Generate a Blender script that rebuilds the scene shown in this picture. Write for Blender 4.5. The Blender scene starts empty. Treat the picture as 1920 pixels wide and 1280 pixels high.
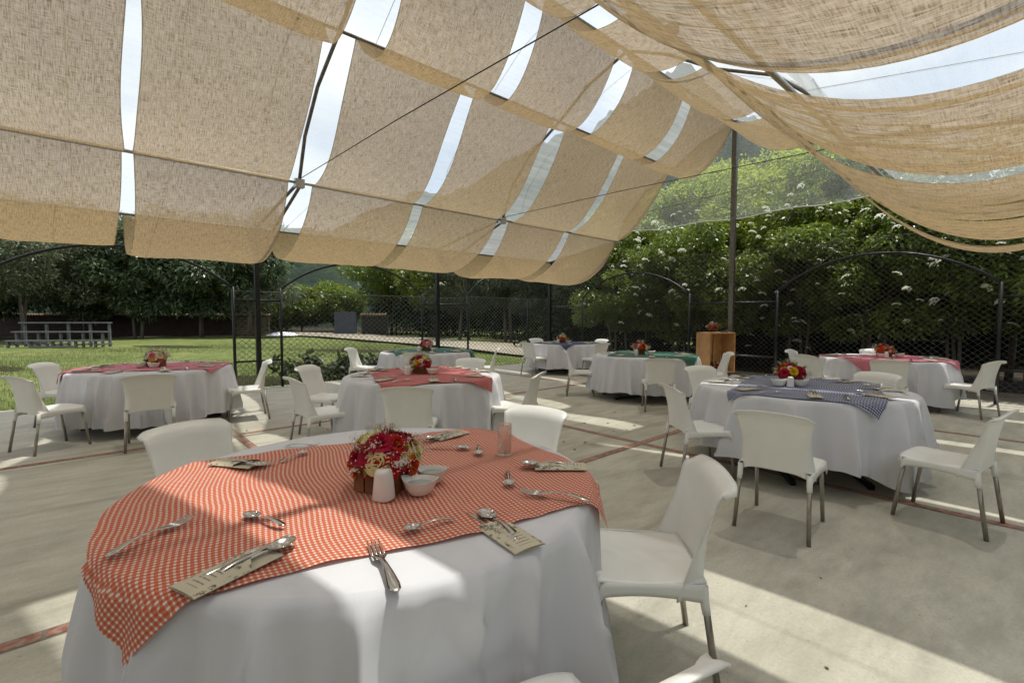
import bpy, math, random
import numpy as np
from mathutils import Vector
R = math.radians
random.seed(7); rng = np.random.default_rng(7)
scene = bpy.context.scene
COL = scene.collection

# ---------------------------------------------------------------- camera
YAW = 47.65
cam_data = bpy.data.cameras.new('camera'); cam = bpy.data.objects.new('camera', cam_data); COL.objects.link(cam)
cam.location = (0, 0, 1.43)
cam.rotation_euler = (R(90 - 2.9), 0, R(YAW - 90))
cam_data.sensor_width = 36; cam_data.lens = 887 / 1920 * 36
cam_data.clip_start = 0.05; cam_data.clip_end = 2000
scene.camera = cam
FW = np.array([math.cos(R(YAW)), math.sin(R(YAW))]); RT = np.array([math.sin(R(YAW)), -math.cos(R(YAW))])
def cp(px, d):                       # plan position by bearing (in pixels of the photo) and distance ahead
    v = FW * d + RT * d * (px - 960) / 887.
    return float(v[0]), float(v[1])

# ---------------------------------------------------------------- sky and sun
SUN = Vector((0.24, -0.03, 1.0)).normalized()
el = math.asin(SUN.z)
world = bpy.data.worlds.new('World'); scene.world = world; world.use_nodes = True
wn = world.node_tree.nodes; wl = world.node_tree.links; wn.clear()
wo = wn.new('ShaderNodeOutputWorld'); wb = wn.new('ShaderNodeBackground'); sky = wn.new('ShaderNodeTexSky')
sky.sky_type = 'NISHITA'; sky.sun_disc = False; sky.sun_elevation = el; sky.sun_rotation = math.atan2(SUN.x, SUN.y)
sky.air_density = 1.3; sky.dust_density = 2.5; sky.altitude = 2500
wb.inputs[1].default_value = 0.11
tc = wn.new('ShaderNodeTexCoord'); mp = wn.new('ShaderNodeMapping'); mp.inputs['Scale'].default_value = (1, 1, 2.2)
nz = wn.new('ShaderNodeTexNoise'); nz.inputs['Scale'].default_value = 2.6; nz.inputs['Detail'].default_value = 7
cr = wn.new('ShaderNodeValToRGB'); cr.color_ramp.elements[0].position = .36; cr.color_ramp.elements[1].position = .66
cr.color_ramp.elements[0].color = (.35, .35, .35, 1); cr.color_ramp.elements[1].color = (1, 1, 1, 1)
mx = wn.new('ShaderNodeMixRGB'); mx.inputs[2].default_value = (7.7, 8.0, 8.3, 1)
wl.new(tc.outputs['Generated'], mp.inputs[0]); wl.new(mp.outputs[0], nz.inputs['Vector']); wl.new(nz.outputs[0], cr.inputs[0])
wl.new(cr.outputs[0], mx.inputs[0]); wl.new(sky.outputs[0], mx.inputs[1]); wl.new(mx.outputs[0], wb.inputs[0]); wl.new(wb.outputs[0], wo.inputs[0])
ld = bpy.data.lights.new('sun', 'SUN'); ld.energy = 3.7; ld.angle = R(0.9); ld.color = (1, .955, .87)
lo = bpy.data.objects.new('sun', ld); COL.objects.link(lo); lo.rotation_euler = SUN.to_track_quat('Z', 'Y').to_euler()
vs = scene.view_settings; vs.view_transform = 'Standard'; vs.look = 'None'; vs.gamma = 1; vs.use_curve_mapping = False; vs.exposure = 0.42
cy = scene.cycles
cy.use_denoising = True; cy.max_bounces = 10; cy.diffuse_bounces = 5; cy.glossy_bounces = 3; cy.transmission_bounces = 6; cy.transparent_max_bounces = 24
cy.use_adaptive_sampling = True; cy.adaptive_threshold = 0.02; cy.sample_clamp_indirect = 6; cy.caustics_reflective = False; cy.caustics_refractive = False

# ---------------------------------------------------------------- material helpers
class NT:
    def __init__(s, name):
        s.m = bpy.data.materials.new(name); s.m.use_nodes = True; s.t = s.m.node_tree; s.t.nodes.clear()
        s.out = s.n('ShaderNodeOutputMaterial')
    def n(s, typ, **kw):
        x = s.t.nodes.new(typ)
        for k, v in kw.items(): setattr(x, k, v)
        return x
    def l(s, a, b): s.t.links.new(a, b)
    def set(s, sock, v):
        if isinstance(v, bpy.types.NodeSocket): s.l(v, sock)
        elif isinstance(v, (tuple, list)) and len(v) == 3 and sock.type == 'RGBA': sock.default_value = (*v, 1)
        else: sock.default_value = v
    def coord(s, which='Object', scale=(1, 1, 1), rot=(0, 0, 0)):
        c = s.n('ShaderNodeTexCoord'); m = s.n('ShaderNodeMapping'); m.inputs['Scale'].default_value = scale; m.inputs['Rotation'].default_value = rot
        s.l(c.outputs[which], m.inputs[0]); return m.outputs[0]
    def noise(s, vec, scale, detail=4, rough=.5, dist=0):
        x = s.n('ShaderNodeTexNoise'); x.inputs['Scale'].default_value = scale; x.inputs['Detail'].default_value = detail
        x.inputs['Roughness'].default_value = rough; x.inputs['Distortion'].default_value = dist
        if vec is not None: s.l(vec, x.inputs['Vector'])
        return x.outputs[0]
    def ramp(s, fac, stops):
        x = s.n('ShaderNodeValToRGB'); e = x.color_ramp.elements
        while len(e) < len(stops): e.new(.5)
        for i, (p, c) in enumerate(stops):
            e[i].position = p; e[i].color = (c, c, c, 1) if not isinstance(c, (tuple, list)) else (*c, 1)
        s.l(fac, x.inputs[0]); return x.outputs[0]
    def mix(s, f, a, b, mode='MIX'):
        x = s.n('ShaderNodeMixRGB', blend_type=mode); s.set(x.inputs[0], f); s.set(x.inputs[1], a); s.set(x.inputs[2], b); return x.outputs[0]
    def math(s, op, a, b=0.):
        x = s.n('ShaderNodeMath', operation=op); s.set(x.inputs[0], a); s.set(x.inputs[1], b); return x.outputs[0]
    def bump(s, h, dist=.01, strength=.5):
        x = s.n('ShaderNodeBump'); x.inputs['Distance'].default_value = dist; x.inputs['Strength'].default_value = strength; s.l(h, x.inputs['Height']); return x.outputs[0]
    def pbr(s, color, rough=.6, metal=0., normal=None, spec=.5, **kw):
        x = s.n('ShaderNodeBsdfPrincipled'); s.set(x.inputs['Base Color'], color); s.set(x.inputs['Roughness'], rough); s.set(x.inputs['Metallic'], metal)
        x.inputs['Specular IOR Level'].default_value = spec
        for k, v in kw.items(): s.set(x.inputs[k.replace('_', ' ')], v)
        if normal is not None: s.l(normal, x.inputs['Normal'])
        return x.outputs[0]
    def end(s, sh): s.l(sh, s.out.inputs[0]); return s.m
    def mixsh(s, f, a, b):
        x = s.n('ShaderNodeMixShader'); s.set(x.inputs[0], f); s.l(a, x.inputs[1]); s.l(b, x.inputs[2]); return x.outputs[0]

def simple(name, col, rough=.5, metal=0., var=.12, vscale=8., bump=0., bscale=60., spec=.5):
    t = NT(name); c = t.coord('Object')
    n = t.noise(c, vscale, 5)
    dark = tuple(v * (1 - var) for v in col); lite = tuple(min(1, v * (1 + var)) for v in col)
    colr = t.ramp(n, [(.3, dark), (.7, lite)])
    nm = t.bump(t.noise(c, bscale, 3), .003, bump) if bump else None
    return t.end(t.pbr(colr, rough, metal, nm, spec))

M = {}
# linen shade cloth: open weave seen from below, light comes through it
def linen(name, base, seed):
    t = NT(name)
    uv = t.n('ShaderNodeTexCoord').outputs['UV']
    def st(sx, sy, d=3, loc=0.):
        m = t.n('ShaderNodeMapping'); m.inputs['Scale'].default_value = (sx, sy, 1); m.inputs['Location'].default_value = (seed + loc, seed * 2 + loc, 0); t.l(uv, m.inputs[0])
        return t.noise(m.outputs[0], 1., d, .62)
    a = st(10, 120); b = st(120, 8, 3, 5.); c = st(260, 260, 2, 9.)
    s = t.math('ADD', t.math('MULTIPLY', a, .40), t.math('MULTIPLY', b, .48)); s = t.math('ADD', s, t.math('MULTIPLY', c, .22))
    big = st(1.1, .9, 4, 3.)
    col = t.ramp(s, [(.44, tuple(v * .42 for v in base)), (.53, tuple(v * .95 for v in base)), (.63, tuple(min(1, v * 1.35) for v in base))])
    col = t.mix(t.math('MULTIPLY', big, .35), col, tuple(v * .72 for v in base))
    # darker folded hem along both long edges
    sx = t.n('ShaderNodeSeparateXYZ'); t.l(uv, sx.inputs[0])
    hem = t.n('ShaderNodeAttribute'); hem.attribute_name = 'hem'
    col = t.mix(t.math('MULTIPLY', hem.outputs['Fac'], .75), col, tuple(v * .35 for v in base))
    bm = t.bump(s, .004, .5)
    tr = t.n('ShaderNodeBsdfTranslucent'); t.l(col, tr.inputs[0]); t.l(bm, tr.inputs['Normal'])
    df = t.n('ShaderNodeBsdfDiffuse'); t.l(col, df.inputs[0]); t.l(bm, df.inputs['Normal'])
    body = t.mixsh(.52, df.outputs[0], tr.outputs[0])
    hole = t.ramp(s, [(.42, 0.01), (.62, .20)])
    hole = t.math('MULTIPLY', hole, t.math('SUBTRACT', 1., hem.outputs['Fac']))
    tp = t.n('ShaderNodeBsdfTransparent')
    return t.end(t.mixsh(hole, body, tp.outputs[0]))
M['linen'] = linen('linen_warm', (.40, .288, .158), 1.3)
M['linen2'] = linen('linen_grey', (.385, .28, .16), 7.9)

for fn_, lo_, hi_ in (('film', .26, .38), ('film_gable', .17, .29)):
  t = NT('plastic_' + fn_); c = t.coord('Object')
  d = t.noise(c, 1.3, 6, .6); st_ = t.noise(t.coord('Object', (.5, 8, 8)), 1.5, 4)
  dirt = t.ramp(t.math('MULTIPLY', d, st_), [(.12, lo_), (.42, hi_)])
  tp = t.n('ShaderNodeBsdfTransparent'); tp.inputs[0].default_value = (.93, .96, .95, 1)
  tl = t.n('ShaderNodeBsdfTranslucent'); tl.inputs[0].default_value = (.88, .92, .92, 1)
  df = t.n('ShaderNodeBsdfDiffuse'); df.inputs[0].default_value = (.72, .78, .76, 1)
  gl = t.n('ShaderNodeBsdfGlossy'); gl.inputs['Roughness'].default_value = .12
  h = t.mixsh(.6, df.outputs[0], tl.outputs[0]); b = t.mixsh(dirt, tp.outputs[0], h)
  fr = t.n('ShaderNodeFresnel'); fr.inputs[0].default_value = 1.2
  M[fn_] = t.end(t.mixsh(t.math('MULTIPLY', fr.outputs[0], .5), b, gl.outputs[0]))

def fabric(name, col, rough=.85, trans=.12):
    t = NT(name); c = t.coord('Object')
    w = t.noise(c, 420, 2); n = t.noise(c, 3, 4)
    colr = t.mix(.25, col, t.ramp(n, [(.3, tuple(v * .9 for v in col)), (.7, tuple(min(1, v * 1.05) for v in col))]))
    nm = t.bump(t.math('ADD', t.math('MULTIPLY', w, .4), n), .004, .25)
    p = t.pbr(colr, rough, 0., nm, .2, Sheen_Weight=.15)
    tr = t.n('ShaderNodeBsdfTranslucent'); t.l(colr, tr.inputs[0])
    return t.end(t.mixsh(trans, p, tr.outputs[0]))
M['cloth'] = fabric('white_tablecloth', (.70, .705, .755), .85, .05)
def gingham(name, col, period, light=(.86, .84, .80), strong=1., aniso=1.):
    t = NT(name); uv = t.n('ShaderNodeTexCoord').outputs['UV']
    wob = t.noise(t.coord('UV', (1, 1, 1)), 9, 3)
    sx = t.n('ShaderNodeSeparateXYZ'); t.l(uv, sx.inputs[0])
    def stripe(v, w):
        v = t.math('ADD', t.math('MULTIPLY', v, 1. / period), t.math('MULTIPLY', wob, .5))
        f = t.math('FRACT', v)
        f = t.math('ABSOLUTE', t.math('SUBTRACT', f, .5))
        return t.ramp(f, [(w - .05, 0.), (w + .05, 1.)])
    a = stripe(sx.outputs[0], .21); b = stripe(sx.outputs[1], .21)
    k = t.math('MULTIPLY', t.math('ADD', a, t.math('MULTIPLY', b, aniso)), .5)
    k = t.ramp(k, [(0., 0.), (.5, .80 * strong), (1., strong)])
    n = t.noise(t.coord('Object'), 300, 2)
    colr = t.mix(k, light, col)
    nm = t.bump(n, .003, .3)
    p = t.pbr(colr, .85, 0., nm, .2, Sheen_Weight=.1)
    tr = t.n('ShaderNodeBsdfTranslucent'); t.l(colr, tr.inputs[0])
    return t.end(t.mixsh(.1, p, tr.outputs[0]))
M['ging_orange'] = gingham('gingham_orange', (.58, .105, .035), .0168, (.78, .73, .66))
M['ging_red'] = gingham('gingham_red', (.42, .018, .025), .021, (.75, .55, .52))
M['ging_pink'] = gingham('gingham_pink', (.52, .085, .14), .014, (.78, .50, .55))
M['ging_green'] = gingham('gingham_green', (.03, .14, .10), .014, (.12, .25, .20))
M['ging_blue'] = gingham('gingham_blue', (.055, .065, .15), .014, (.16, .18, .28))
M['ging_navy'] = gingham('gingham_navy', (.008, .018, .095), .020, (.60, .63, .74), 1., .6)

def concrete():
    t = NT('concrete_floor'); c = t.coord('Object')
    big = t.noise(c, .55, 6, .6, .4); mid = t.noise(t.coord('Object', (1, 3.2, 1), (0, 0, R(25))), 1.8, 7, .65); fine = t.noise(c, 60, 4, .7)
    col = t.ramp(big, [(.3, (.47, .445, .365)), (.5, (.545, .52, .435)), (.72, (.62, .595, .51))])
    col = t.mix(t.ramp(mid, [(.40, 0.), (.70, .75)]), col, (.31, .295, .24)); blot = t.noise(t.coord('Object', (1, 1.4, 1), (0, 0, R(50))), 4.5, 8, .7, 1.2); col = t.mix(t.ramp(blot, [(.52, 0.), (.68, .4)]), col, (.56, .55, .47))
    col = t.mix(t.ramp(fine, [(.3, .35), (.6, 0.)]), col, (.30, .285, .235))
    v = t.n('ShaderNodeTexVoronoi'); v.inputs['Scale'].default_value = 3.4; v.inputs['Randomness'].default_value = 1
    wc = t.coord('Object', (1, 1.7, 1)); dw = t.noise(c, 9, 3)
    vv = t.n('ShaderNodeVectorMath', operation='ADD'); t.l(wc, vv.inputs[0]); t.l(dw, vv.inputs[1]); t.l(vv.outputs[0], v.inputs['Vector'])
    spot = t.ramp(v.outputs['Distance'], [(.05, .8), (.085, 0.)])
    spot = t.math('MULTIPLY', spot, t.ramp(t.noise(c, 1.1, 3), [(.48, 0.), (.62, .9)]))
    col = t.mix(spot, col, (.20, .17, .135))
    v2 = t.n('ShaderNodeTexVoronoi'); v2.inputs['Scale'].default_value = 17; t.l(vv.outputs[0], v2.inputs['Vector'])
    sp2 = t.math('MULTIPLY', t.ramp(v2.outputs['Distance'], [(.08, .8), (.15, 0.)]), t.ramp(t.noise(c, 2.3, 2), [(.44, 0.), (.56, 1.)]))
    col = t.mix(sp2, col, (.17, .145, .11))
    v3 = t.n('ShaderNodeTexVoronoi'); v3.inputs['Scale'].default_value = 55; t.l(vv.outputs[0], v3.inputs['Vector'])
    col = t.mix(t.math('MULTIPLY', t.ramp(v3.outputs['Distance'], [(.10, .55), (.2, 0.)]), t.ramp(t.noise(c, 3.3, 3), [(.42, 0.), (.6, 1.)])), col, (.2, .175, .13))
    h = t.math('ADD', t.math('MULTIPLY', mid, .6), t.math('MULTIPLY', fine, .25))
    return t.end(t.pbr(col, t.ramp(big, [(.3, .5), (.7, .72)]), 0., t.bump(h, .01, .35), .4))
M['concrete'] = concrete()
t = NT('brick_inlay'); oi = t.n('ShaderNodeObjectInfo'); n = t.noise(t.coord('Object'), 30, 4)
bc = t.ramp(oi.outputs['Random'], [(0, (.24, .085, .055)), (.5, (.33, .13, .085)), (1, (.38, .18, .12))])
bc = t.mix(t.ramp(n, [(.4, 0.), (.75, .8)]), bc, (.40, .33, .27)); M['brick'] = t.end(t.pbr(bc, .85, 0., t.bump(n, .004, .5)))
M['mortar'] = simple('mortar', (.22, .20, .17), .95, var=.2, vscale=20)

def ground_mat(name, stops, scale=3., bump=.6, fine=40, rough=.95, dist=.03):
    t = NT(name); c = t.coord('Object'); a = t.noise(c, scale, 8, .65); b = t.noise(c, fine, 4, .7); w = t.noise(c, .25, 3)
    s = t.math('ADD', t.math('MULTIPLY', a, .5), t.math('ADD', t.math('MULTIPLY', b, .3), t.math('MULTIPLY', w, .2)))
    return t.end(t.pbr(t.ramp(s, stops), rough, 0., t.bump(s, dist, bump), .1))
M['grass'] = ground_mat('lawn', [(.36, (.06, .085, .025)), (.48, (.105, .135, .04)), (.56, (.16, .175, .06)), (.66, (.24, .22, .10))], 1.5, .9, 25)
M['soil'] = ground_mat('soil', [(.35, (.015, .012, .008)), (.5, (.035, .028, .018)), (.65, (.07, .055, .035))], 2.)
M['gravel'] = ground_mat('gravel_path', [(.35, (.13, .115, .085)), (.5, (.27, .24, .185)), (.65, (.42, .38, .30))], 4., .8, 60)
M['hill'] = ground_mat('forest_hill', [(.34, (.010, .018, .014)), (.47, (.018, .030, .020)), (.56, (.032, .048, .028)), (.68, (.055, .075, .04))], .12, 1., .8, dist=2.5)

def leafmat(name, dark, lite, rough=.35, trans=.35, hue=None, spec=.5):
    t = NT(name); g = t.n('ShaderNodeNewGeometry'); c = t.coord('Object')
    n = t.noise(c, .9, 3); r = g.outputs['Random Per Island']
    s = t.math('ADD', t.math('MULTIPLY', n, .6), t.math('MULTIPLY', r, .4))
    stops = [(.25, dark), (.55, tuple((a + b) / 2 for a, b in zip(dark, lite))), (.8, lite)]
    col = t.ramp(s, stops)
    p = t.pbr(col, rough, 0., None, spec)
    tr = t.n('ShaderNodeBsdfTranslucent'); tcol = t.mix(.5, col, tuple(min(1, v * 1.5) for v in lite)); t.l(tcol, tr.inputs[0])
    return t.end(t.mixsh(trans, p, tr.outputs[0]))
M['leaf_glossy'] = leafmat('glossy_leaves', (.05, .078, .036), (.20, .26, .14), .3, .28, None, .6)
M['leaf_pale'] = leafmat('pale_leaves', (.06, .08, .04), (.17, .20, .11), .5, .3)
M['leaf_elder'] = leafmat('elder_leaves', (.011, .030, .006), (.23, .31, .04), .38, .36)
M['leaf_weed'] = leafmat('weed_leaves', (.015, .03, .010), (.07, .10, .03), .5, .3)
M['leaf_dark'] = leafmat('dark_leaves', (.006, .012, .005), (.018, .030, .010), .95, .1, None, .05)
M['leaf_bright'] = leafmat('bright_leaves', (.10, .17, .02), (.46, .52, .08), .45, .55)
M['leaf_cypress'] = leafmat('drooping_needles', (.02, .03, .012), (.06, .075, .03), .6, .2)
M['film_hem'] = simple('film_hem', (.50, .56, .50), .6)
M['bark'] = simple('bark', (.10, .085, .065), .9, var=.4, vscale=14, bump=.8, bscale=30)
M['bark_pale'] = simple('pale_bark', (.10, .09, .075), .9, var=.3, vscale=14, bump=.8, bscale=30)
t = NT('elder_blossom'); p_ = t.pbr((.86, .86, .78), .8, 0., None, .1); q_ = t.n('ShaderNodeBsdfTranslucent'); q_.inputs[0].default_value = (.86, .86, .76, 1); M['blossom'] = t.end(t.mixsh(.45, p_, q_.outputs[0]))
M['black_metal'] = simple('black_painted_steel', (.012, .013, .016), .38, .2, .3, 12, .15, 90)
M['grey_metal'] = simple('galvanised_pipe', (.16, .15, .14), .42, .7, .3, 14, .1, 80)
M['pale_metal'] = simple('pale_aluminium_strut', (.42, .42, .40), .4, .8, .15, 14)
M['wire'] = simple('fence_wire', (.12, .12, .12), .6, .3, .2, 8)
M['cable'] = simple('steel_cable', (.05, .05, .05), .5, .5)
M['chair'] = simple('white_polypropylene', (.82, .82, .79), .34, 0., .035, 7, .15, 260, .5)
M['chair_leg'] = simple('brushed_aluminium', (.36, .33, .29), .36, .85, .12, 20, .05, 200)
M['steel'] = simple('stainless_steel', (.60, .59, .57), .16, 1., .05, 6)
M['wood_box'] = simple('planter_wood', (.22, .09, .035), .7, 0., .35, 9, .4, 60)
M['pine'] = simple('crate_pine', (.50, .28, .12), .65, 0., .2, 5, .3, 60)
M['grey_wood'] = simple('weathered_plank', (.13, .13, .14), .8, 0., .25, 8, .4, 40)
M['ceramic'] = simple('white_ceramic', (.78, .75, .72), .18, 0., .03, 4)
M['slate'] = simple('slate_panel', (.05, .06, .075), .55, 0., .15, 2)
M['wallbrick'] = simple('brown_render', (.045, .028, .02), .9, 0., .3, 3, .5, 20)
M['coping'] = simple('clay_coping', (.15, .10, .06), .85, 0., .4, 7)
M['tarp'] = simple('white_tarp', (.8, .8, .8), .6, 0., .04)
M['table_top'] = simple('table_board', (.25, .22, .18), .6)
M['table_leg'] = simple('black_table_leg', (.015, .015, .017), .35, .3)
M['fallen'] = simple('dry_leaf', (.06, .045, .02), .8, 0., .4, 20)
def petal(name, col, deep):
    t = NT(name); n = t.noise(t.coord('Object'), 40, 3)
    colr = t.ramp(n, [(.3, deep), (.7, col)]); p = t.pbr(colr, .6, 0., None, .25)
    tr = t.n('ShaderNodeBsdfTranslucent'); t.l(colr, tr.inputs[0]); return t.end(t.mixsh(.25, p, tr.outputs[0]))
PET = {'crimson': petal('petal_crimson', (.55, .012, .06), (.30, .004, .03)), 'orange': petal('petal_orange', (.75, .12, .02), (.5, .03, .01)),
       'cream': petal('petal_cream', (.85, .80, .48), (.75, .66, .33)), 'yellow': petal('petal_yellow', (.80, .52, .03), (.65, .33, .01)),
       'white': petal('petal_white', (.86, .82, .80), (.80, .70, .70)), 'rose': petal('petal_rose', (.75, .22, .26), (.6, .10, .14)),
       'red': petal('petal_red', (.55, .02, .015), (.32, .005, .005))}
t = NT('clear_glass'); g = t.n('ShaderNodeBsdfGlass'); g.inputs['Roughness'].default_value = .0; g.inputs['IOR'].default_value = 1.45
lp = t.n('ShaderNodeBsdfTransparent'); lp.inputs[0].default_value = (.95, .97, .96, 1)
M['glass'] = t.end(t.mixsh(.55, g.outputs[0], lp.outputs[0]))
# printed card sleeve: dark floral sprigs and short lines of unreadable small print
t = NT('printed_card'); uv = t.n('ShaderNodeTexCoord').outputs['UV']
sx = t.n('ShaderNodeSeparateXYZ'); t.l(uv, sx.inputs[0]); U_, V_ = sx.outputs[0], sx.outputs[1]
mpn = t.n('ShaderNodeMapping'); mpn.inputs['Scale'].default_value = (9, 4.5, 1); t.l(uv, mpn.inputs[0])
vo = t.n('ShaderNodeTexVoronoi', feature='F1'); vo.inputs['Scale'].default_value = 1.5; t.l(mpn.outputs[0], vo.inputs['Vector'])
w1 = t.noise(mpn.outputs[0], 3.2, 4, .7)
spr = t.math('MULTIPLY', t.ramp(w1, [(.44, 0.), (.48, 1.), (.55, 1.), (.59, 0.)]), t.ramp(vo.outputs['Distance'], [(.42, 1.), (.60, 0.)]))
reg = t.math('MAXIMUM', t.ramp(U_, [(.45, 0.), (.52, 1.)]), t.ramp(t.math('ABSOLUTE', t.math('SUBTRACT', V_, .5)), [(.36, 0.), (.40, 1.)]))
spr = t.math('MULTIPLY', spr, reg)
tline = t.ramp(t.math('ABSOLUTE', t.math('SUBTRACT', t.math('FRACT', t.math('MULTIPLY', U_, 15.)), .5)), [(.10, 1.), (.16, 0.)])
treg = t.math('MULTIPLY', t.math('LESS_THAN', t.math('ABSOLUTE', t.math('SUBTRACT', V_, .5)), .22), t.math('LESS_THAN', t.math('ABSOLUTE', t.math('SUBTRACT', U_, .25)), .15))
mpl = t.n('ShaderNodeMapping'); mpl.inputs['Scale'].default_value = (2, 90, 1); t.l(uv, mpl.inputs[0])
tx = t.math('MULTIPLY', t.math('MULTIPLY', tline, treg), t.ramp(t.noise(mpl.outputs[0], 1, 2), [(.38, .2), (.5, .9)]))
pc = t.mix(t.math('MAXIMUM', spr, tx), (.55, .50, .38), (.05, .05, .04))
M['card'] = t.end(t.pbr(pc, .7)); M['card_plain'] = simple('plain_card', (.52, .47, .36), .75)
M['napkin'] = simple('paper_napkin', (.85, .85, .85), .8)

# ---------------------------------------------------------------- mesh helpers
def make_mesh(name, V, F, mat=None, smooth=False, uv=None, mats=None, fm=None):
    me = bpy.data.meshes.new(name)
    V = np.asarray(V, np.float32).reshape(-1, 3)
    if isinstance(F, np.ndarray):
        n, k = F.shape
        me.vertices.add(len(V)); me.vertices.foreach_set('co', V.ravel())
        me.loops.add(n * k); me.loops.foreach_set('vertex_index', F.astype(np.int32).ravel())
        me.polygons.add(n); me.polygons.foreach_set('loop_start', np.arange(0, n * k, k, dtype=np.int32))
        me.update(calc_edges=True)
    else:
        me.from_pydata(V.tolist(), [], [tuple(int(i) for i in f) for f in F])
    me.validate()
    if uv is not None:
        l = me.uv_layers.new(name='UVMap'); idx = np.empty(len(me.loops), np.int32); me.loops.foreach_get('vertex_index', idx)
        l.data.foreach_set('uv', np.asarray(uv, np.float32)[idx].ravel())
    for m in (mats or ([mat] if mat else [])): me.materials.append(m)
    if fm is not None: me.polygons.foreach_set('material_index', np.asarray(fm, np.int32))
    if smooth: me.polygons.foreach_set('use_smooth', np.ones(len(me.polygons), bool))
    me.update(); return me
class MB:
    def __init__(s): s.V = []; s.F = []
    def add(s, V, F):
        o = len(s.V); s.V += [tuple(map(float, v)) for v in V]; s.F += [tuple(int(i) + o for i in f) for f in F]; return s
    def box(s, lo, hi, rz=0., c=None):
        x0, y0, z0 = lo; x1, y1, z1 = hi
        P = [(x0, y0, z0), (x1, y0, z0), (x1, y1, z0), (x0, y1, z0), (x0, y0, z1), (x1, y0, z1), (x1, y1, z1), (x0, y1, z1)]
        if rz:
            cx, cy_ = c or ((x0 + x1) / 2, (y0 + y1) / 2); ca, sa = math.cos(rz), math.sin(rz)
            P = [(cx + (x - cx) * ca - (y - cy_) * sa, cy_ + (x - cx) * sa + (y - cy_) * ca, z) for x, y, z in P]
        return s.add(P, [(0, 3, 2, 1), (4, 5, 6, 7), (0, 1, 5, 4), (1, 2, 6, 5), (2, 3, 7, 6), (3, 0, 4, 7)])
    def tube(s, path, r, n=8, caps=True, sq=False):
        P = [Vector(p) for p in path]; rs = r if isinstance(r, (list, tuple)) else [r] * len(P); rings = []; up = None
        for i, p in enumerate(P):
            d = (P[min(i + 1, len(P) - 1)] - P[max(i - 1, 0)]).normalized()
            if up is None: up = Vector((0, 0, 1)) if abs(d.z) < .95 else Vector((1, 0, 0))
            a = d.cross(up).normalized(); b = a.cross(d).normalized(); up = b
            k = math.pi / 4 if sq else 0; f = 1.4142 if sq else 1
            rings.append([p + (a * math.cos(k + 2 * math.pi * j / n) + b * math.sin(k + 2 * math.pi * j / n)) * rs[i] * f for j in range(n)])
        V = [v for g in rings for v in g]; F = []
        for i in range(len(P) - 1):
            for j in range(n): F.append((i * n + j, i * n + (j + 1) % n, (i + 1) * n + (j + 1) % n, (i + 1) * n + j))
        if caps: F.append(tuple(range(n - 1, -1, -1))); F.append(tuple((len(P) - 1) * n + j for j in range(n)))
        return s.add(V, F)
    def lathe(s, prof, n=24, c=(0, 0, 0)):
        V = []; F = []
        for (r, z) in prof:
            for j in range(n): a = 2 * math.pi * j / n; V.append((c[0] + r * math.cos(a), c[1] + r * math.sin(a), c[2] + z))
        for i in range(len(prof) - 1):
            for j in range(n): F.append((i * n + j, i * n + (j + 1) % n, (i + 1) * n + (j + 1) % n, (i + 1) * n + j))
        return s.add(V, F)
    def grid(s, fn, nu, nv):
        V = [fn(i / nu, j / nv) for j in range(nv + 1) for i in range(nu + 1)]
        return s.add(V, [(j * (nu + 1) + i, j * (nu + 1) + i + 1, (j + 1) * (nu + 1) + i + 1, (j + 1) * (nu + 1) + i) for j in range(nv) for i in range(nu)])
    def me(s, name, mat, smooth=False): return make_mesh(name, s.V, s.F, mat, smooth)
def link(name, me, parent=None, loc=(0, 0, 0), rz=0., **props):
    o = bpy.data.objects.new(name, me); COL.objects.link(o); o.location = loc
    o.rotation_euler = (0, 0, rz)
    if parent: o.parent = parent
    for k, v in props.items():
        if v: o[k] = v
    return o
def thing(name, label, cat, loc=(0, 0, 0), rz=0., group=None): return link(name, None, None, loc, rz, label=label, category=cat, group=group)
def kids():
    d = {}
    for o in bpy.data.objects:
        if o.parent: d.setdefault(o.parent.name, []).append(o)
    return d
def copy_tree(o, K, parent=None):
    c = o.copy(); COL.objects.link(c)
    if parent: c.parent = parent
    for ch in K.get(o.name, []): copy_tree(ch, K, c)
    return c
def place(proto, K, loc, rz, label, group=None, cat=None, scale=None):
    c = copy_tree(proto, K); c.location = loc; c.rotation_euler = (0, 0, rz); c['label'] = label
    if group: c['group'] = group
    if scale: c.scale = (scale,) * 3
    return c
def solidify(o, th, off=0., bev=None):
    m = o.modifiers.new('thick', 'SOLIDIFY'); m.thickness = th; m.offset = off
    return o

# ================================================================ THE SETTING
GX, GY = 11.55, 10.6
def sheet(name, pts, z, mat, sub=None, **k):
    return link(name, make_mesh(name, [(x, y, z) for x, y in pts], [tuple(range(len(pts)))], mat), kind='structure', **k)
sheet('ground', [(-900, -900), (900, -900), (900, 900), (-900, 900)], -.09, M['soil'])
# lawn: a gently uneven sheet left of the slab
V = []; nx, ny = 70, 50
for j in range(ny + 1):
    for i in range(nx + 1):
        x = -28 + 62 * i / nx; y = 10.45 + 34 * j / ny
        z = -.05 + .05 * math.sin(x * .5) * math.sin(y * .37) + (.0 if y < 12 else .02 * math.sin(x * 1.7 + y))
        V.append((x, y, z if j else -.06))
F = np.array([(j * (nx + 1) + i, j * (nx + 1) + i + 1, (j + 1) * (nx + 1) + i + 1, (j + 1) * (nx + 1) + i) for j in range(ny) for i in range(nx)])
link('lawn', make_mesh('lawn', V, F, M['grass'], True), kind='structure')
floor = link('patio_floor', MB().box((-7, -7, -.14), (GX, GY, 0)).me('patio_floor', M['concrete']), kind='structure')
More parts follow.
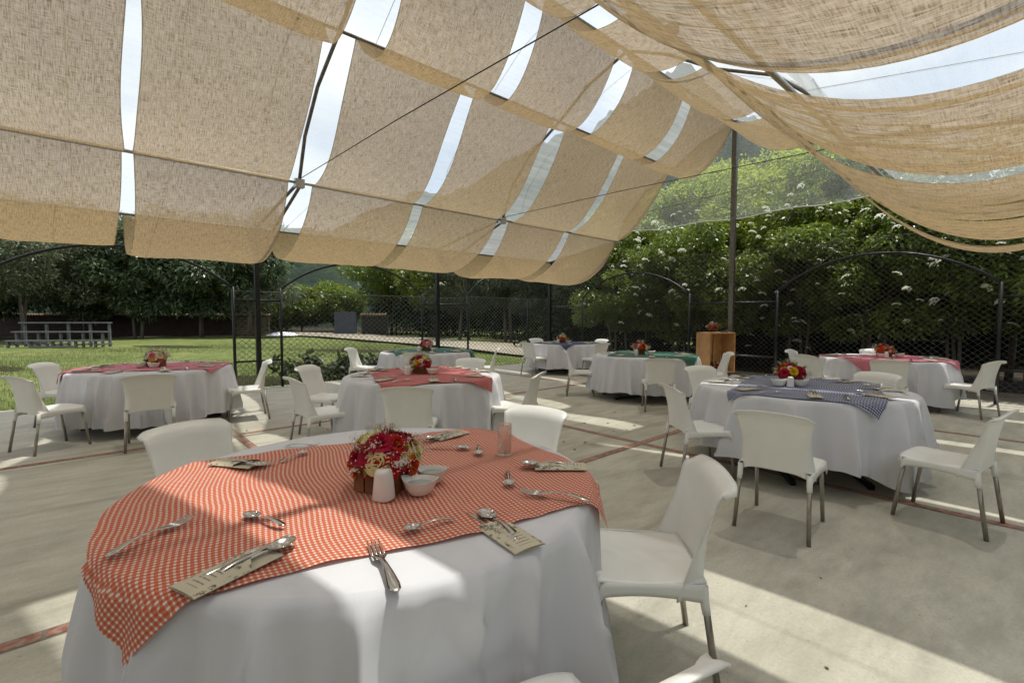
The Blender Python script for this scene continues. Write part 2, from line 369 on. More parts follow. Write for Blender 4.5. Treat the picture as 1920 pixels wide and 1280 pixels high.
# gravel path curving across the far lawn and strip behind the gable fence
def path_poly(name, L, Rr, z0, z1, mat):
    mb = MB(); n = len(L)
    mb.add([(x, y, z0) for x, y in L] + [(x, y, z0) for x, y in Rr], [(i, i + 1, n + i + 1, n + i) for i in range(n - 1)])
    return link(name, mb.me(name, mat), kind='structure')
far = [cp(540, 44), cp(640, 42), cp(760, 34), cp(900, 27), cp(1030, 23), cp(1200, 21)]
near = [cp(520, 38), cp(600, 34), cp(700, 28), cp(860, 21.5), cp(960, 17.5), cp(1060, 15.4)]
path_poly('gravel_path', far, near, .075, 0, M['gravel'])
sheet('gravel_strip', [(GX + .02, -8), (13.1, -8), (13.3, 3), (13.0, 14), (GX + .02, 14)], -.03, M['gravel'])
# hills all round behind the trees, steep forested slope on the right
V = []; na, nr = 150, 26
def hprof(px):
    return np.interp(px, [-2500, -900, 0, 520, 640, 900, 1120, 1300, 1500, 1900, 2600, 5000], [.08, .10, .13, .15, .16, .26, .36, .42, .26, .14, .12, .12])
for j in range(nr + 1):
    r = 75 + 260 * (j / nr)
    for i in range(na + 1):
        a = R(-60 + 190 * i / na); px = 960 + 887 * math.tan(max(-1.25, min(1.25, R(YAW) - a)))
        s = min(1., (r - 75) / 230); n1 = math.sin(a * 23 + r * .03) * .05 + math.sin(a * 61 + r * .09) * .025
        z = hprof(px) * 330 * (s ** .8) * (1 + n1 * 1.6) - .8 + (rng.random() * 3.2 if j else 0)
        V.append((r * math.cos(a), r * math.sin(a), z))
F = np.array([(j * (na + 1) + i, j * (na + 1) + i + 1, (j + 1) * (na + 1) + i + 1, (j + 1) * (na + 1) + i) for j in range(nr) for i in range(na)])
link('hillside', make_mesh('hillside', V, F, M['hill'], True), kind='structure')

# brick inlay lines in the slab: each brick a part of the floor, set in a mortar bed
brick_me = MB().box((-.112, -.036, -.02), (.112, .036, .006)).me('brick', M['brick'])
bed = MB(); nb = 0; GR = []
for y in (2.95, 6.5): GR.append((0, y, -1.6, GX - .1))
for x in (1.36, 4.67, 7.95): GR.append((1, x, -1.2 if x > 2 else 4.6, GY - .1))
for ax, c_, a, b in GR:
    if ax == 0: bed.box((a, c_ - .047, -.01), (b, c_ + .047, .002))
    else: bed.box((c_ - .047, a, -.01), (c_ + .047, b, .0035))
    s = a + .12
    while s < b - .1:
        if not (ax == 1 and any(abs(s - y) < .165 for y in (2.95, 6.5))):
            loc = (s, c_, random.uniform(-.002, .001)) if ax == 0 else (c_, s, random.uniform(-.002, .001))
            if nb < 300: link('brick', brick_me, floor, loc, (0 if ax == 0 else math.pi / 2) + random.uniform(-.02, .02)); nb += 1
        s += .238
link('mortar_bed', bed.me('mortar_bed', M['mortar']), floor)

# ---------------------------------------------------------------- tent frame
FX = [-5.88, -1.63, 2.62, 6.87, 11.12]; YE, YR = 10.41, -1.0; YM = 4.7
P1L, P2L, RI, P2R, P1R = (7.85, 3.55), (6.2, 5.15), (4.7, 5.85), (3.2, 5.0), (1.6, 3.55)
ZE = 3.18
tent = thing('marquee_tent', 'long arched tent frame of dark pipes with clear plastic roof film', 'tent', (11.12, 4.7, 0))
def tk(name, mb, mat, smooth=True, **k):
    me = mb.me(name, mat, smooth)
    o = link(name, me, tent, **k); o.location = (-11.12, -4.7, 0); return o
def profile(n=10):
    pts = [P1L, (7.55, 4.18), (7.0, 4.72), P2L, (5.5, 5.58), RI, (3.95, 5.5), P2R, (2.4, 4.62), (1.85, 4.1), P1R]
    return pts
for X in FX:
    for y in (YE, YR): tk('column', MB().tube([(X, y, 0), (X, y, ZE)], .042, 4, sq=True), M['black_metal'], False)
    tk('rib', MB().tube([(X, y, z) for y, z in profile()], .027, 8), M['grey_metal'])
    for (yp, ye, s) in ((P1L[0], YE, 1), (P1R[0], YR, -1)):
        tk('rafter', MB().tube([(X, yp, 3.56), (X, ye, ZE)], .026, 8), M['grey_metal'])
        tk('knee_brace', MB().tube([(X + .03, yp + .02 * s, 3.52), (X + .03, ye - .02 * s, 2.66)], .026, 8), M['grey_metal'])
        tk('bracket', MB().box((X - .07, yp - .05, 3.47), (X + .07, yp + .05, 3.60)), M['pale_metal'], False)
for X in FX[2:4]: tk('tie_cable', MB().tube([(X, P1L[0], 3.60), (X, 4.7, 3.575), (X, P1R[0] + .1, 3.50)], .006, 5), M['cable'])
tk('tie_cable', MB().tube([(11.12, P1L[0], 4.15), (11.12, 1.8, 4.45)], .006, 5), M['cable'])
for (y, z, nm, r, mt) in ((P1L[0], P1L[1], 'purlin', .027, 'pale_metal'), (P2L[0], P2L[1], 'purlin', .024, 'grey_metal'), (RI[0], RI[1], 'ridge_pipe', .03, 'grey_metal'),
                     (P2R[0], P2R[1], 'purlin', .03, 'grey_metal'), (P1R[0], P1R[1], 'purlin', .027, 'pale_metal'), (YE, ZE, 'eave_rail', .022, 'grey_metal'), (YR, ZE, 'eave_rail', .022, 'grey_metal')):
    tk(nm, MB().tube([(-8.4, y, z), (11.2, y, z)], r, 8), M[mt])
tk('ridge_pole', MB().tube([(11.12, YM - .02, 0), (11.12, YM - .02, RI[1] + .02)], .05, 4, sq=True), M['grey_metal'], False)
tk('channel_bracket', MB().box((5.35, 3.0, 4.86), (5.47, 3.22, 4.96)), M['grey_metal'], False)
pf = profile(); pf2 = [(y + (.0 if abs(y - 4.7) < .1 else .05 * (1 if y > 4.7 else -1)), z + .06) for y, z in pf]
full = [(YE + .12, ZE + .03)] + pf2 + [(YR - .12, ZE + .03)]
# roof film in sheets between the purlins, plus fine clamping wires
mb = MB(); nseg = len(full)
xs = np.linspace(-8.4, 11.22, 60)
for y0, i in ((0, 0),):
    V = [(x, y, z + .012 * math.sin(x * 3.1 + k * 2) * (1 if 0 < k < nseg - 1 else 0)) for k, (y, z) in enumerate(full) for x in xs]
    nxx = len(xs); mb.add(V, [(k * nxx + i, k * nxx + i + 1, (k + 1) * nxx + i + 1, (k + 1) * nxx + i) for k in range(nseg - 1) for i in range(nxx - 1)])
tk('roof_film', mb, M['film'])
for X in np.arange(-3.2, 11, 1.06):
    if min(abs(X - f) for f in FX) > .3: tk('clamping_wire', MB().tube([(X, y, z + .015) for y, z in full], .0035, 4), M['cable'])
# gable film hanging in the end arch
ar = [(y, z) for y, z in pf2 if z > 3.75]; ar = [(7.85, 3.75)] + ar + [(1.6, 3.72)]
mb = MB(); NY = 60; V = []; F = []
ys = np.linspace(7.85, 1.6, NY + 1); yy = [a[0] for a in ar][::-1]; zz = [a[1] for a in ar][::-1]
for i, y in enumerate(ys):
    zt = float(np.interp(y, yy, zz)); zb = 3.75 + .03 * math.sin(i * .35) - .05 * math.sin(math.pi * i / NY)
    for j in range(9):
        q = j / 8; V.append((11.17 + .02 * math.sin(y * 9 + q * 5) * (1 - q) + .012 * math.sin(y * 23), y, zb + (max(zt, zb + .01) - zb) * q))
F = [(i * 9 + j, (i + 1) * 9 + j, (i + 1) * 9 + j + 1, i * 9 + j + 1) for i in range(NY) for j in range(8)]
mb.add(V, F); tk('gable_film', mb, M['film_gable']); tk('film_hem', MB().tube([V[i * 9] for i in range(0, NY + 1, 2)], .013, 5), M['film_hem'])

# ---------------------------------------------------------------- linen panels
def hang(a, b, sag, n, skew=.5):
    out = []
    for i in range(n + 1):
        s = i / n; k = 4 * s * (1 - s)
        k = k ** .9
        # skew moves the belly towards the lower side
        w = s ** skew if skew != 1 else s
        out.append((a[0] + (b[0] - a[0]) * s, a[1] + (b[1] - a[1]) * s - sag * k, s))
    return out
def bez(p, n):
    out = []
    for i in range(n + 1):
        s = i / n; q = 1 - s
        y = q**3 * p[0][0] + 3 * q * q * s * p[1][0] + 3 * q * s * s * p[2][0] + s**3 * p[3][0]
        z = q**3 * p[0][1] + 3 * q * q * s * p[1][1] + 3 * q * s * s * p[2][1] + s**3 * p[3][1]
        out.append((y, z, s))
    return out
def panel(x0, x1, curve, neck, wr, mat, label, group, seed):
    big = wr > .02; r_ = random.Random(seed); nu = 84 if big else 26; n = len(curve) - 1; V = []; UVs = []; hem = []
    ph = [r_.uniform(0, 6.28) for _ in range(8)]; ln = 0; py = None; w = x1 - x0; tw = r_.uniform(-.05, .05)
    for j, (y, z, s) in enumerate(curve):
        if py: ln += math.hypot(y - py[0], z - py[1])
        py = (y, z)
        k = max(0., math.sin(math.pi * s)) ** .8
        for i in range(nu + 1):
            u = i / nu
            x = x0 + w * u + neck * k * (1 - 2 * u) + .015 * math.sin(7 * s + ph[0]) * (1 if u in (0, 1) else .5)
            c_ = 2 * u - 1
            f = .5 * math.sin(u * 38 + ph[1] + 2.5 * s) + .35 * math.sin(u * 67 + ph[2] - 3 * s) + .5 * math.sin(u * 19 + ph[3] + 1.2 * math.sin(3 * s))
            if big: f = .6 * math.sin(u * 71 + ph[1] + 2.2 * math.sin(2 * s + ph[6])) * (.5 + .5 * math.sin(u * 9 + 3 * s + ph[5])) + .45 * math.sin(u * 43 + ph[2] + 2 * s) + .35 * math.sin(u * 17 + ph[3]) + .25 * math.sin(u * 118 + 5 * s + ph[7])
            f *= (.45 + .55 * math.sin(5 * s + u * 6 + ph[5])) if not big else 1.
            dz = wr * k * f + .02 * k * math.sin(u * 5 + ph[4]) + (.035 * k * (c_ * c_) ** 3) + tw * c_ * k * .6
            V.append((x, y + .3 * dz, z + dz)); UVs.append((w * u, ln)); hem.append(1. if i in (0, nu) else 0.)
    nv = nu + 1
    F = np.array([(j * nv + i, j * nv + i + 1, (j + 1) * nv + i + 1, (j + 1) * nv + i) for j in range(n) for i in range(nu)])
    # narrow the outermost column into a hem 2 cm wide
    for j in range(n + 1):
        for (a, b) in ((0, 1), (nu, nu - 1)):
            A, B = np.array(V[j * nv + a]), np.array(V[j * nv + b]); d_ = np.linalg.norm(A - B)
            Bn = A + (B - A) * min(1, .018 / d_); V[j * nv + b] = tuple(Bn)
            UVs[j * nv + b] = (UVs[j * nv + a][0] + (.018 if a == 0 else -.018), UVs[j * nv + b][1])
    me = make_mesh('shade_panel', V, F, mat, True, np.array(UVs) + seed * 3.17)
    at = me.attributes.new('hem', 'FLOAT', 'POINT'); at.data.foreach_set('value', np.array(hem, np.float32))
    return link('shade_panel', me, None, label=label, category='shade cloth', group=group)
GL = [-8.05, -5.9, -3.75, -1.6, .55, 2.64, 4.76, 6.90, 9.02, 11.16]           # gap centres on the camera's left slope
GR3 = [-7.3, -5.1, -3.2, -1.6, .4, 2.5, 4.6, 6.45, 8.85, 11.16]
GR_ = [-7.6, -5.5, -3.3, -1.1, 1.08, 3.36, 5.50, 7.56, 9.62, 11.16]
ORD = {-1: 'eighth from the gable end', -2: 'ninth from the gable end', 6: 'nearest the glazed gable end', 5: 'second from the gable end', 4: 'third from the gable end', 3: 'fourth from the gable end',
       2: 'fifth from the gable end', 1: 'sixth from the gable end', 0: 'seventh from the gable end'}
rows = [
 ('sagging linen panel, lowest row, lawn side', 'lowest row of linen panels on the lawn side', GL, bez([(P1L[0] + .02, P1L[1] - .015), (8.35, 2.45), (10.0, 1.95), (YE - .05, ZE - .03)], 34), .012, .010, 0.10),
 ('steep linen panel, second row up, lawn side', 'second row of linen panels on the lawn side', GL, bez([(P2L[0] + .02, P2L[1] - .01), (6.62, 4.45), (7.15, 3.52), (P1L[0], P1L[1] - .02)], 30), .04, .008, 0.12),
 ('linen panel, top row, lawn side', 'row of linen panels just below the ridge on the lawn side', GL, bez([(RI[0] + .02, RI[1] - .02), (4.98, 4.85), (5.8, 4.35), (P2L[0] - .01, P2L[1] - .01)], 28), .03, .012, 0.16),
 ('short linen panel between ridge and brown beam', 'row of short linen panels across the ridge', GR3, bez([(RI[0] - .03, RI[1] - .03), (4.3, 5.1), (3.75, 4.75), (P2R[0] + .02, P2R[1] - .02)], 28), .03, .012, 0.19),
 ('big wrinkled linen panel hanging deepest', 'deep hanging linen panels on the side away from the lawn', GR_, bez([(P2R[0] - .03, P2R[1] - .03), (2.3, 3.95), (.75, 1.30), (YR + .05, ZE)], 48), .03, .030, 0.13)]
for ri, (lab, grp, G, cv, neck, wr, gap) in enumerate(rows):
    for k in range(-2, 7):
        fr = .07 if (ri != 4 and ri != 3 and k in (1, 3, 5)) else 0
        fr2 = .07 if (ri < 3 and k + 1 in (1, 3, 5)) else 0
        x0 = G[k + 2] + gap + fr; x1 = G[k + 3] - gap - fr2
        if ri < 3 and k == 1: x1 += (.0 if ri == 0 else .05)
        if ri < 3 and k == 2: x0 -= (.07 if ri == 0 else .12)
        if k == 6: x1 = G[9] - .05
        if ri == 4 and k >= 2: x0, x1 = [(1.16, 2.66), (3.24, 5.47), (5.50, 7.84), (8.02, 10.02), (10.16, 11.1)][k - 2]
        sk = random.Random(ri * 10 + k); dv = .08 * sk.uniform(-1, 1); c2 = [(y, z - dv * math.sin(math.pi * s), s) for y, z, s in cv]
        panel(x0, x1, c2, neck, wr * sk.uniform(.8, 1.2), M['linen'] if (ri + k) % 2 else M['linen2'], lab + ', ' + ORD[k], grp, ri * 13 + k)

# ---------------------------------------------------------------- arched fences
def arch_pts(a, b, zs, zt, n=18):
    a = np.array(a); b = np.array(b); out = []
    h = zt - zs; L = np.linalg.norm(b - a) / 2; Rr = (L * L + h * h) / (2 * h); t0 = math.asin(L / Rr)
    for i in range(n + 1):
        t_ = -t0 + 2 * t0 * i / n; s = (math.sin(t_) * Rr / L + 1) / 2
        p = a + (b - a) * s; out.append((p[0], p[1], zs + Rr * math.cos(t_) - (Rr - h)))
    return out
def arch_frame(a, b, label, grp, braces=True):
    root = thing('arched_frame', label, 'fence frame', (a[0], a[1], 0), 0, grp); o = (-a[0], -a[1], 0)
    def k(nm, mb):
        q = link(nm, mb.me(nm, M['black_metal'], True), root); q.location = o
    for p in (a, b): k('post', MB().tube([(p[0], p[1], -.05), (p[0], p[1], 2.02)], .028, 8))
    k('arch', MB().tube(arch_pts(a, b, 2.0, 2.64), .024, 8))
    return root
def crossbars(a, b, c_, label, grp):
    root = thing('crossbar_pair', label, 'fence rail', (a[0], a[1], 0), 0, grp)
    for z in (1.77, .56):
        q = link('rail', MB().tube([(a[0], a[1], z), (b[0], b[1], z)], .020, 8).me('rail', M['black_metal'], True), root); q.location = (-a[0], -a[1], 0)
RF = 11.16
arch_frame((RF, .35), (RF, 3.72), 'black arched pipe frame directly behind the rear pink cloth table', 'arched frames along the fence')
arch_frame((RF, 5.72), (RF, 9.1), 'black arched pipe frame on the gable side behind the two green and blue cloth tables', 'arched frames along the fence')
arch_frame((7.85, YE), (10.15, YE), 'narrow black arch behind the green table, next to the tent corner', 'arched frames along the fence')
arch_frame((3.06, YE + .02), (6.42, YE + .02), 'black arch opening towards the hill and the slate panel', 'arched frames along the fence')
arch_frame((-1.15, YE + .02), (2.2, YE + .02), 'widest black arch, open to the lawn and the leafy trees', 'arched frames along the fence')
crossbars((RF, 3.72), (RF, 5.72), None, 'two short black rails either side of the pole behind the wooden crate', 'rails between arches')
crossbars((RF, -1.0), (RF, .35), None, 'two short black rails at the outer end of the gable fence', 'rails between arches')
crossbars((RF, 9.1), (RF, 10.38), None, 'two short black rails at the tent corner behind the farthest table', 'rails between arches')
crossbars((2.2, YE + .02), (3.06, YE + .02), None, 'two short black rails crossing the tent column beside the lawn', 'rails between arches')
crossbars((6.42, YE + .02), (7.85, YE + .02), None, 'two short black rails crossing the middle column of the lawn side', 'rails between arches')
def chainlink(a, b, z0, z1, label, pw=.115, ph=.10, wr_=.0013):
    a = np.array(a, float); b = np.array(b, float); L = np.linalg.norm(b - a); d = (b - a) / L; nrm = np.array([-d[1], d[0]])
    V = []; F = []; H_ = z1 - z0; sl = ph / pw; r = wr_
    def wire(s0, zz0, s1, zz1, off):
        p = a + d * s0 + nrm * off; q = a + d * s1 + nrm * off; o = len(V)
        for P, z in ((p, zz0), (q, zz1)):
            for (du, dn) in ((-r, -r), (r, -r), (r, r), (-r, r)): V.append((P[0] + nrm[0] * dn, P[1] + nrm[1] * dn, z + du * 1.4))
        for i in range(4): F.append((o + i, o + (i + 1) % 4, o + 4 + (i + 1) % 4, o + 4 + i))
    s = -H_ / sl
    while s < L:
        s0, s1 = max(0, s), min(L, s + H_ / sl)
        if s1 > s0: wire(s0, z0 + (s0 - s) * sl, s1, z0 + (s1 - s) * sl, .003); wire(s0, z1 - (s0 - s) * sl, s1, z1 - (s1 - s) * sl, -.003)
        s += pw
    root = thing('chain_link_fence', label, 'fence', (a[0], a[1], 0))
    o = link('wire_mesh', make_mesh('wire_mesh', V, np.array(F), M['wire']), root, kind='stuff'); o.location = (-a[0], -a[1], 0)
    o2 = link('top_wire', MB().tube([(a[0], a[1], z1), (b[0], b[1], z1)], .004, 5).me('top_wire', M['wire']), root); o2.location = (-a[0], -a[1], 0)
chainlink((RF + .06, -1.5), (RF + .06, 10.4), .0, 2.95, 'tall wire mesh fence across the gable end in front of the flowering trees')
chainlink((2.2, YE + .07), (7.9, YE + .07), .0, 1.95, 'wire mesh filling the arch bay between lawn and slab', .13, .11, .003)
chainlink((7.9, YE + .07), (11.2, YE + .07), .0, 2.0, 'wire mesh in the narrow bay behind the farthest tables', .13, .11, .003)

# ================================================================ VEGETATION
def leaf_cloud(centers, radii, n, size, asp, droop=.3, flat=.8, shell=.55):
    """n leaf quads spread through ellipsoidal clumps: centre (k,3), radius (k,3)"""
    centers = np.asarray(centers, float); radii = np.asarray(radii, float); k = len(centers)
    w = (radii[:, 0] * radii[:, 1] * radii[:, 2]) ** (2 / 3); idx = rng.choice(k, n, p=w / w.sum())
    d = rng.normal(size=(n, 3)); d /= np.linalg.norm(d, axis=1)[:, None]
    rr = (shell + (1 - shell) * rng.random(n) ** .5) * (1 + .10 * rng.normal(size=n))
    P = centers[idx] + d * radii[idx] * rr[:, None]
    ax = d * np.array([1, 1, .4]) + rng.normal(size=(n, 3)) * .55; ax[:, 2] -= droop; ax /= np.linalg.norm(ax, axis=1)[:, None]
    up = rng.normal(size=(n, 3)) * .55; up[:, 2] += flat; sd = np.cross(ax, up); sd /= np.linalg.norm(sd, axis=1)[:, None]
    nrm = np.cross(sd, ax)
    L = size * (.65 + .7 * rng.random(n))[:, None]; W = L * asp
    A = P; B = P + ax * L * .45 + sd * W * .5 + nrm * L * .06; C = P + ax * L - nrm * L * .10; D = P + ax * L * .45 - sd * W * .5 + nrm * L * .06
    V = np.stack([A, B, C, D], 1).reshape(-1, 3); F = np.arange(4 * n).reshape(-1, 4)
    return V, F
def blossom_mesh():
    V = []; F = []; r_ = random.Random(3)
    for i in range(46):
        a = r_.uniform(0, 6.28); q = .075 * math.sqrt(r_.random()); x, y = q * math.cos(a), q * math.sin(a); z = .03 * (1 - (q / .075) ** 2) + r_.uniform(-.008, .008); s = r_.uniform(.012, .020)
        o = len(V); t1 = r_.uniform(0, 1.5)
        for k in range(4): V.append((x + s * math.cos(t1 + k * 1.571), y + s * math.sin(t1 + k * 1.571), z + r_.uniform(-.006, .006)))
        F.append((o, o + 1, o + 2, o + 3))
    return make_mesh('blossom', V, F, M['blossom'])
BL = blossom_mesh()
def tree(px, d, h, rad, n, size, asp, mat, label, group, name='leafy_tree', base=.3, trunk=.12, stems=1, barkm='bark', nclump=34, droop=.3, blossoms=0, leafclumps=.32, cat='tree', squash=1., lean=0.):
    x, y = px if isinstance(px, tuple) else cp(px, d); px = x if isinstance(px, tuple) else px; root = thing(name, label, cat, (x, y, -.08), 0, group)
    r_ = random.Random(int(px * 7 + d * 31)); zc = h * (base + 1) / 2; hz = h * (1 - base) / 2
    C_ = []; RD = []
    for i in range(nclump):
        a = r_.uniform(0, 6.28); v = r_.uniform(-1, 1); q = math.sqrt(max(0, 1 - v * v)); s = r_.uniform(.45, .92)
        C_.append((rad * q * s * math.cos(a), rad * q * s * math.sin(a), zc + hz * v * s)); k = leafclumps * r_.uniform(.7, 1.35)
        RD.append((rad * k, rad * k, rad * k * .75 * squash))
    V, F = leaf_cloud(C_, RD, n, size, asp, droop)
    V[:, 2] = np.maximum(V[:, 2], .05)
    link('crown', make_mesh('crown', V, F, mat), root)
    mb = MB()
    for s in range(stems):
        ax = r_.uniform(-.35, .35) if stems > 1 else 0; ay = r_.uniform(-.35, .35) if stems > 1 else 0
        lx, ly = r_.uniform(-.25, .25) * h * .3, r_.uniform(-.25, .25) * h * .3
        pts = [(ax, ay, -.1), (ax + lx * .15, ay + ly * .2, h * .12), (ax + lx * .5, ay + ly * .4, h * .35), (ax + lx, ay + ly, h * .72)]
        tr_ = trunk / math.sqrt(stems); mb.tube(pts, [tr_, tr_ * .85, tr_ * .6, tr_ * .2], 7)
        for b in range(5 if stems < 3 else 2):
            t0 = r_.uniform(.25, .6) * h; k = r_.choice(C_); p0 = (ax + lx * .5, ay + ly * .4, t0)
            mb.tube([p0, ((p0[0] + k[0]) / 2, (p0[1] + k[1]) / 2, (t0 + k[2]) / 2 + .1), k], [tr_ * .45, tr_ * .3, tr_ * .1], 5)
    link('trunk', mb.me('trunk', M[barkm], True), root)
    for i in range(blossoms):
        dx, dy = -FW[0] * .9 + r_.uniform(-.8, .8), -FW[1] * .6 + r_.uniform(-.8, .8); dz = r_.uniform(-.75, .95); l_ = math.sqrt(dx * dx + dy * dy + dz * dz); dx, dy, dz = dx / l_, dy / l_, dz / l_
        q_ = r_.uniform(.98, 1.16)
        o = link('blossom', BL, root); o.location = (dx * rad * q_, dy * rad * q_, zc + dz * hz * q_)
        o.rotation_euler = (r_.uniform(-.6, .6) + dy * .3, r_.uniform(-.6, .6) - dx * .3, 0); s = r_.uniform(.5, 1.35) * (d / 14) ** .4; o.scale = (s, s, s)
    return root
EL = 'flowering elder trees behind the gable fence'
eld = []
names_ = ['beside the tent corner, behind the farthest blue table', 'left of the tent pole, behind the rear green table', 'just left of the tall tent pole', 'directly behind the tall tent pole and the crate',
          'behind the left half of the big arch', 'behind the right half of the big arch', 'behind the outermost arch post', 'at the outer edge of the gable fence']
ys_ = [9.6, 7.6, 5.8, 4.1, 2.5, 1.0, -.6, -2.2]
def uncp(x, y):
    d = x * FW[0] + y * FW[1]; return 960 + 887 * (x * RT[0] + y * RT[1]) / d, d
for i in range(8):
    px, d = uncp(13.6 + .3 * (i % 2), ys_[i]); h_ = [4.4, 4.7, 4.6, 4.7, 4.5, 4.4, 4.3, 4.2][i]
    tree(px, d, h_, 1.75, 30000, .105, .42, M['leaf_elder'], 'front elder bush with white blossom ' + names_[i], EL, 'elder_bush', .20, .07, 3, 'bark_pale', 44, .6, [40, 46, 36, 36, 34, 28, 18, 6][i], .25)
for i in range(6):
    px, d = uncp(16.0, [10.0, 7.6, 5.2, 2.6, 0.2, -2.2][i])
    tree(px, d, [6.6, 6.9, 7.0, 6.8, 6.2, 6.2][i], 2.2, 26000, .12, .42, M['leaf_bright'] if i in (1, 2) else M['leaf_elder'], 'taller elder rising behind the front bushes, ' + ['at the tent corner', 'seen left of the pole through the film', 'seen beside the pole through the film', 'right of the pole through the film corner', 'above the big arch', 'beyond the outermost post'][i], 'taller elders behind the gable fence', 'elder_tree', .32, .12, 2, 'bark', 40, .4, 0, .28)
# taller trees behind them, seen through the film
for px, d, h, rad, lb in ((1180, 24, 8.2, 2.8, 'taller bright green tree seen through the left half of the gable film'), (1400, 23.5, 8.4, 3.0, 'tallest pale green tree seen through the gable film behind the pole'), (1600, 22, 8.4, 2.8, 'bright green tree seen through the right corner of the gable film')):
    tree(px, d, h, rad, 26000, .14, .36, M['leaf_bright'], lb, 'tall trees behind the elders', 'tall_tree', .4, .14, 2, 'bark', 30, .3, 0, .3)
for i, (x_, y_) in enumerate(((2.8, -5.2), (6.5, -5.2), (10.5, -5.2), (-.8, -5.2), (-4.4, -5.2), (-8.2, -5.0), (-10.4, -1.6), (-10.4, 2.0))):  # unseen bushes, added to cut the light on the camera side
    tree((x_, y_), 6., 4.4, 2.4, 9000, .26, .45, M['leaf_elder'], 'elder hedge bush outside the open side of the tent, ' + ['beside the camera', 'beyond the camera side eave', 'at the outer gable corner', 'behind the camera', 'second behind the camera', 'at the rear corner', 'at the rear end', 'last at the rear end'][i], 'hedge bushes at the open side', 'blocker_bush', .04, .1, 3, 'bark', 30, .4, 0, .36)
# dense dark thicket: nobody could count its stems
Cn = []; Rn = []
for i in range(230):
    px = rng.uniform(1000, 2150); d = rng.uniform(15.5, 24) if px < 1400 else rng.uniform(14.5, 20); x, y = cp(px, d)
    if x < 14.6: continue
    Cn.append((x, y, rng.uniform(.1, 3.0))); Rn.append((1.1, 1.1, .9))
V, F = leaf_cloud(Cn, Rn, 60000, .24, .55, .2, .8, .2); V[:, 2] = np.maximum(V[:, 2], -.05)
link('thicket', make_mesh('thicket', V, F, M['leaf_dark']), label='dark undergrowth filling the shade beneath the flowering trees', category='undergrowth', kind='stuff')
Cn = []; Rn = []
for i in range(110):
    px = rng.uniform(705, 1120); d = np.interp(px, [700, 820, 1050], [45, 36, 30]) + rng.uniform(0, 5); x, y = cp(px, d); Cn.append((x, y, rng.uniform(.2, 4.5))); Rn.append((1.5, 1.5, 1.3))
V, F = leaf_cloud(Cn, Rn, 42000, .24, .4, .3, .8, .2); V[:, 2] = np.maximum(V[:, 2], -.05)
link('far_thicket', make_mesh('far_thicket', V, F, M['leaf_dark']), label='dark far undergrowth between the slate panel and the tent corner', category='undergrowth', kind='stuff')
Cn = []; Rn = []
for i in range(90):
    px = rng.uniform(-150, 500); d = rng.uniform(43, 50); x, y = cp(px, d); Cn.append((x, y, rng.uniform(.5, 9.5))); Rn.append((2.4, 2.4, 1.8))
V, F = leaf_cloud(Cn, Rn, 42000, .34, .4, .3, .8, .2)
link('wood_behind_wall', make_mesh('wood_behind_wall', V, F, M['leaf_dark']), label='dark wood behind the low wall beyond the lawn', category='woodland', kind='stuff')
GLS = 'glossy dark trees in front of the low wall'
for px, d, h, rad, lb in ((165, 36, 10.5, 4.4, 'dark glossy tree behind the grey tiered bench'), (262, 33.5, 9.0, 3.3, 'dark glossy tree with a forked trunk, standing alone in front of the wall'), (378, 36, 10.5, 4.2, 'dark glossy tree left of the tent column beside the lawn'), (470, 37, 10, 3.6, 'dark glossy tree at the wall end, next to the open view of the hill'), (-30, 34, 10, 4.0, 'dark glossy tree at the outer end of the low wall')):
    tree(px, d, h, rad, 20000, .40, .30, M['leaf_glossy'], lb, GLS, 'glossy_tree', .14, .16, 2, 'bark', 60, .35, 0, .23)
tree(35, 29, 9.0, 4.2, 30000, .22, .36, M['leaf_pale'], 'pale feathery tree in front of the glossy trees beyond the first pink table', None, 'pale_tree', .17, .18, 2, 'bark', 44, .35, 0, .26)
for px, d, h, rad, bl, lb in ((735, 43, 9.6, 3.9, 44, 'rounded white-flowering tree behind the slate panel'), (815, 36, 8.0, 2.9, 30, 'white-flowering tree behind the second tent column')):
    tree(px, d, h, rad, 22000, .22, .32, M['leaf_elder'], lb, 'white-flowering trees beyond the lawn', 'elder_tree', .25, .14, 3, 'bark_pale', 36, .4, bl, .28)
for px, d, h, rad, lb in ((870, 30, 7.4, 2.4, 'dull green tree with drooping twigs left of the tent corner'), (950, 29, 7.4, 2.4, 'dull green drooping tree right behind the rear green cloth table'), (1025, 27, 7.0, 2.4, 'dull green drooping tree hidden behind the tent corner')):
    tree(px, d, h, rad, 24000, .22, .12, M['leaf_cypress'], lb, 'drooping trees at the far corner', 'drooping_tree', .15, .16, 2, 'bark', 40, 1.6, 0, .28)
for px, d, h, rad, lb in ((560, 50, 4.9, 3.0, 'bright green bush in the gap left of the slate panel'), (628, 52, 5.6, 3.2, 'taller bright bush right behind the slate panel'), (520, 56, 4.6, 3.2, 'low green bush at the end of the wall')):
    tree(px, d, h, rad, 16000, .30, .4, M['leaf_elder'], lb, 'bushes in the gap towards the hill', 'green_bush', .02, .1, 3, 'bark', 40, .2, 0, .28, 'bush')
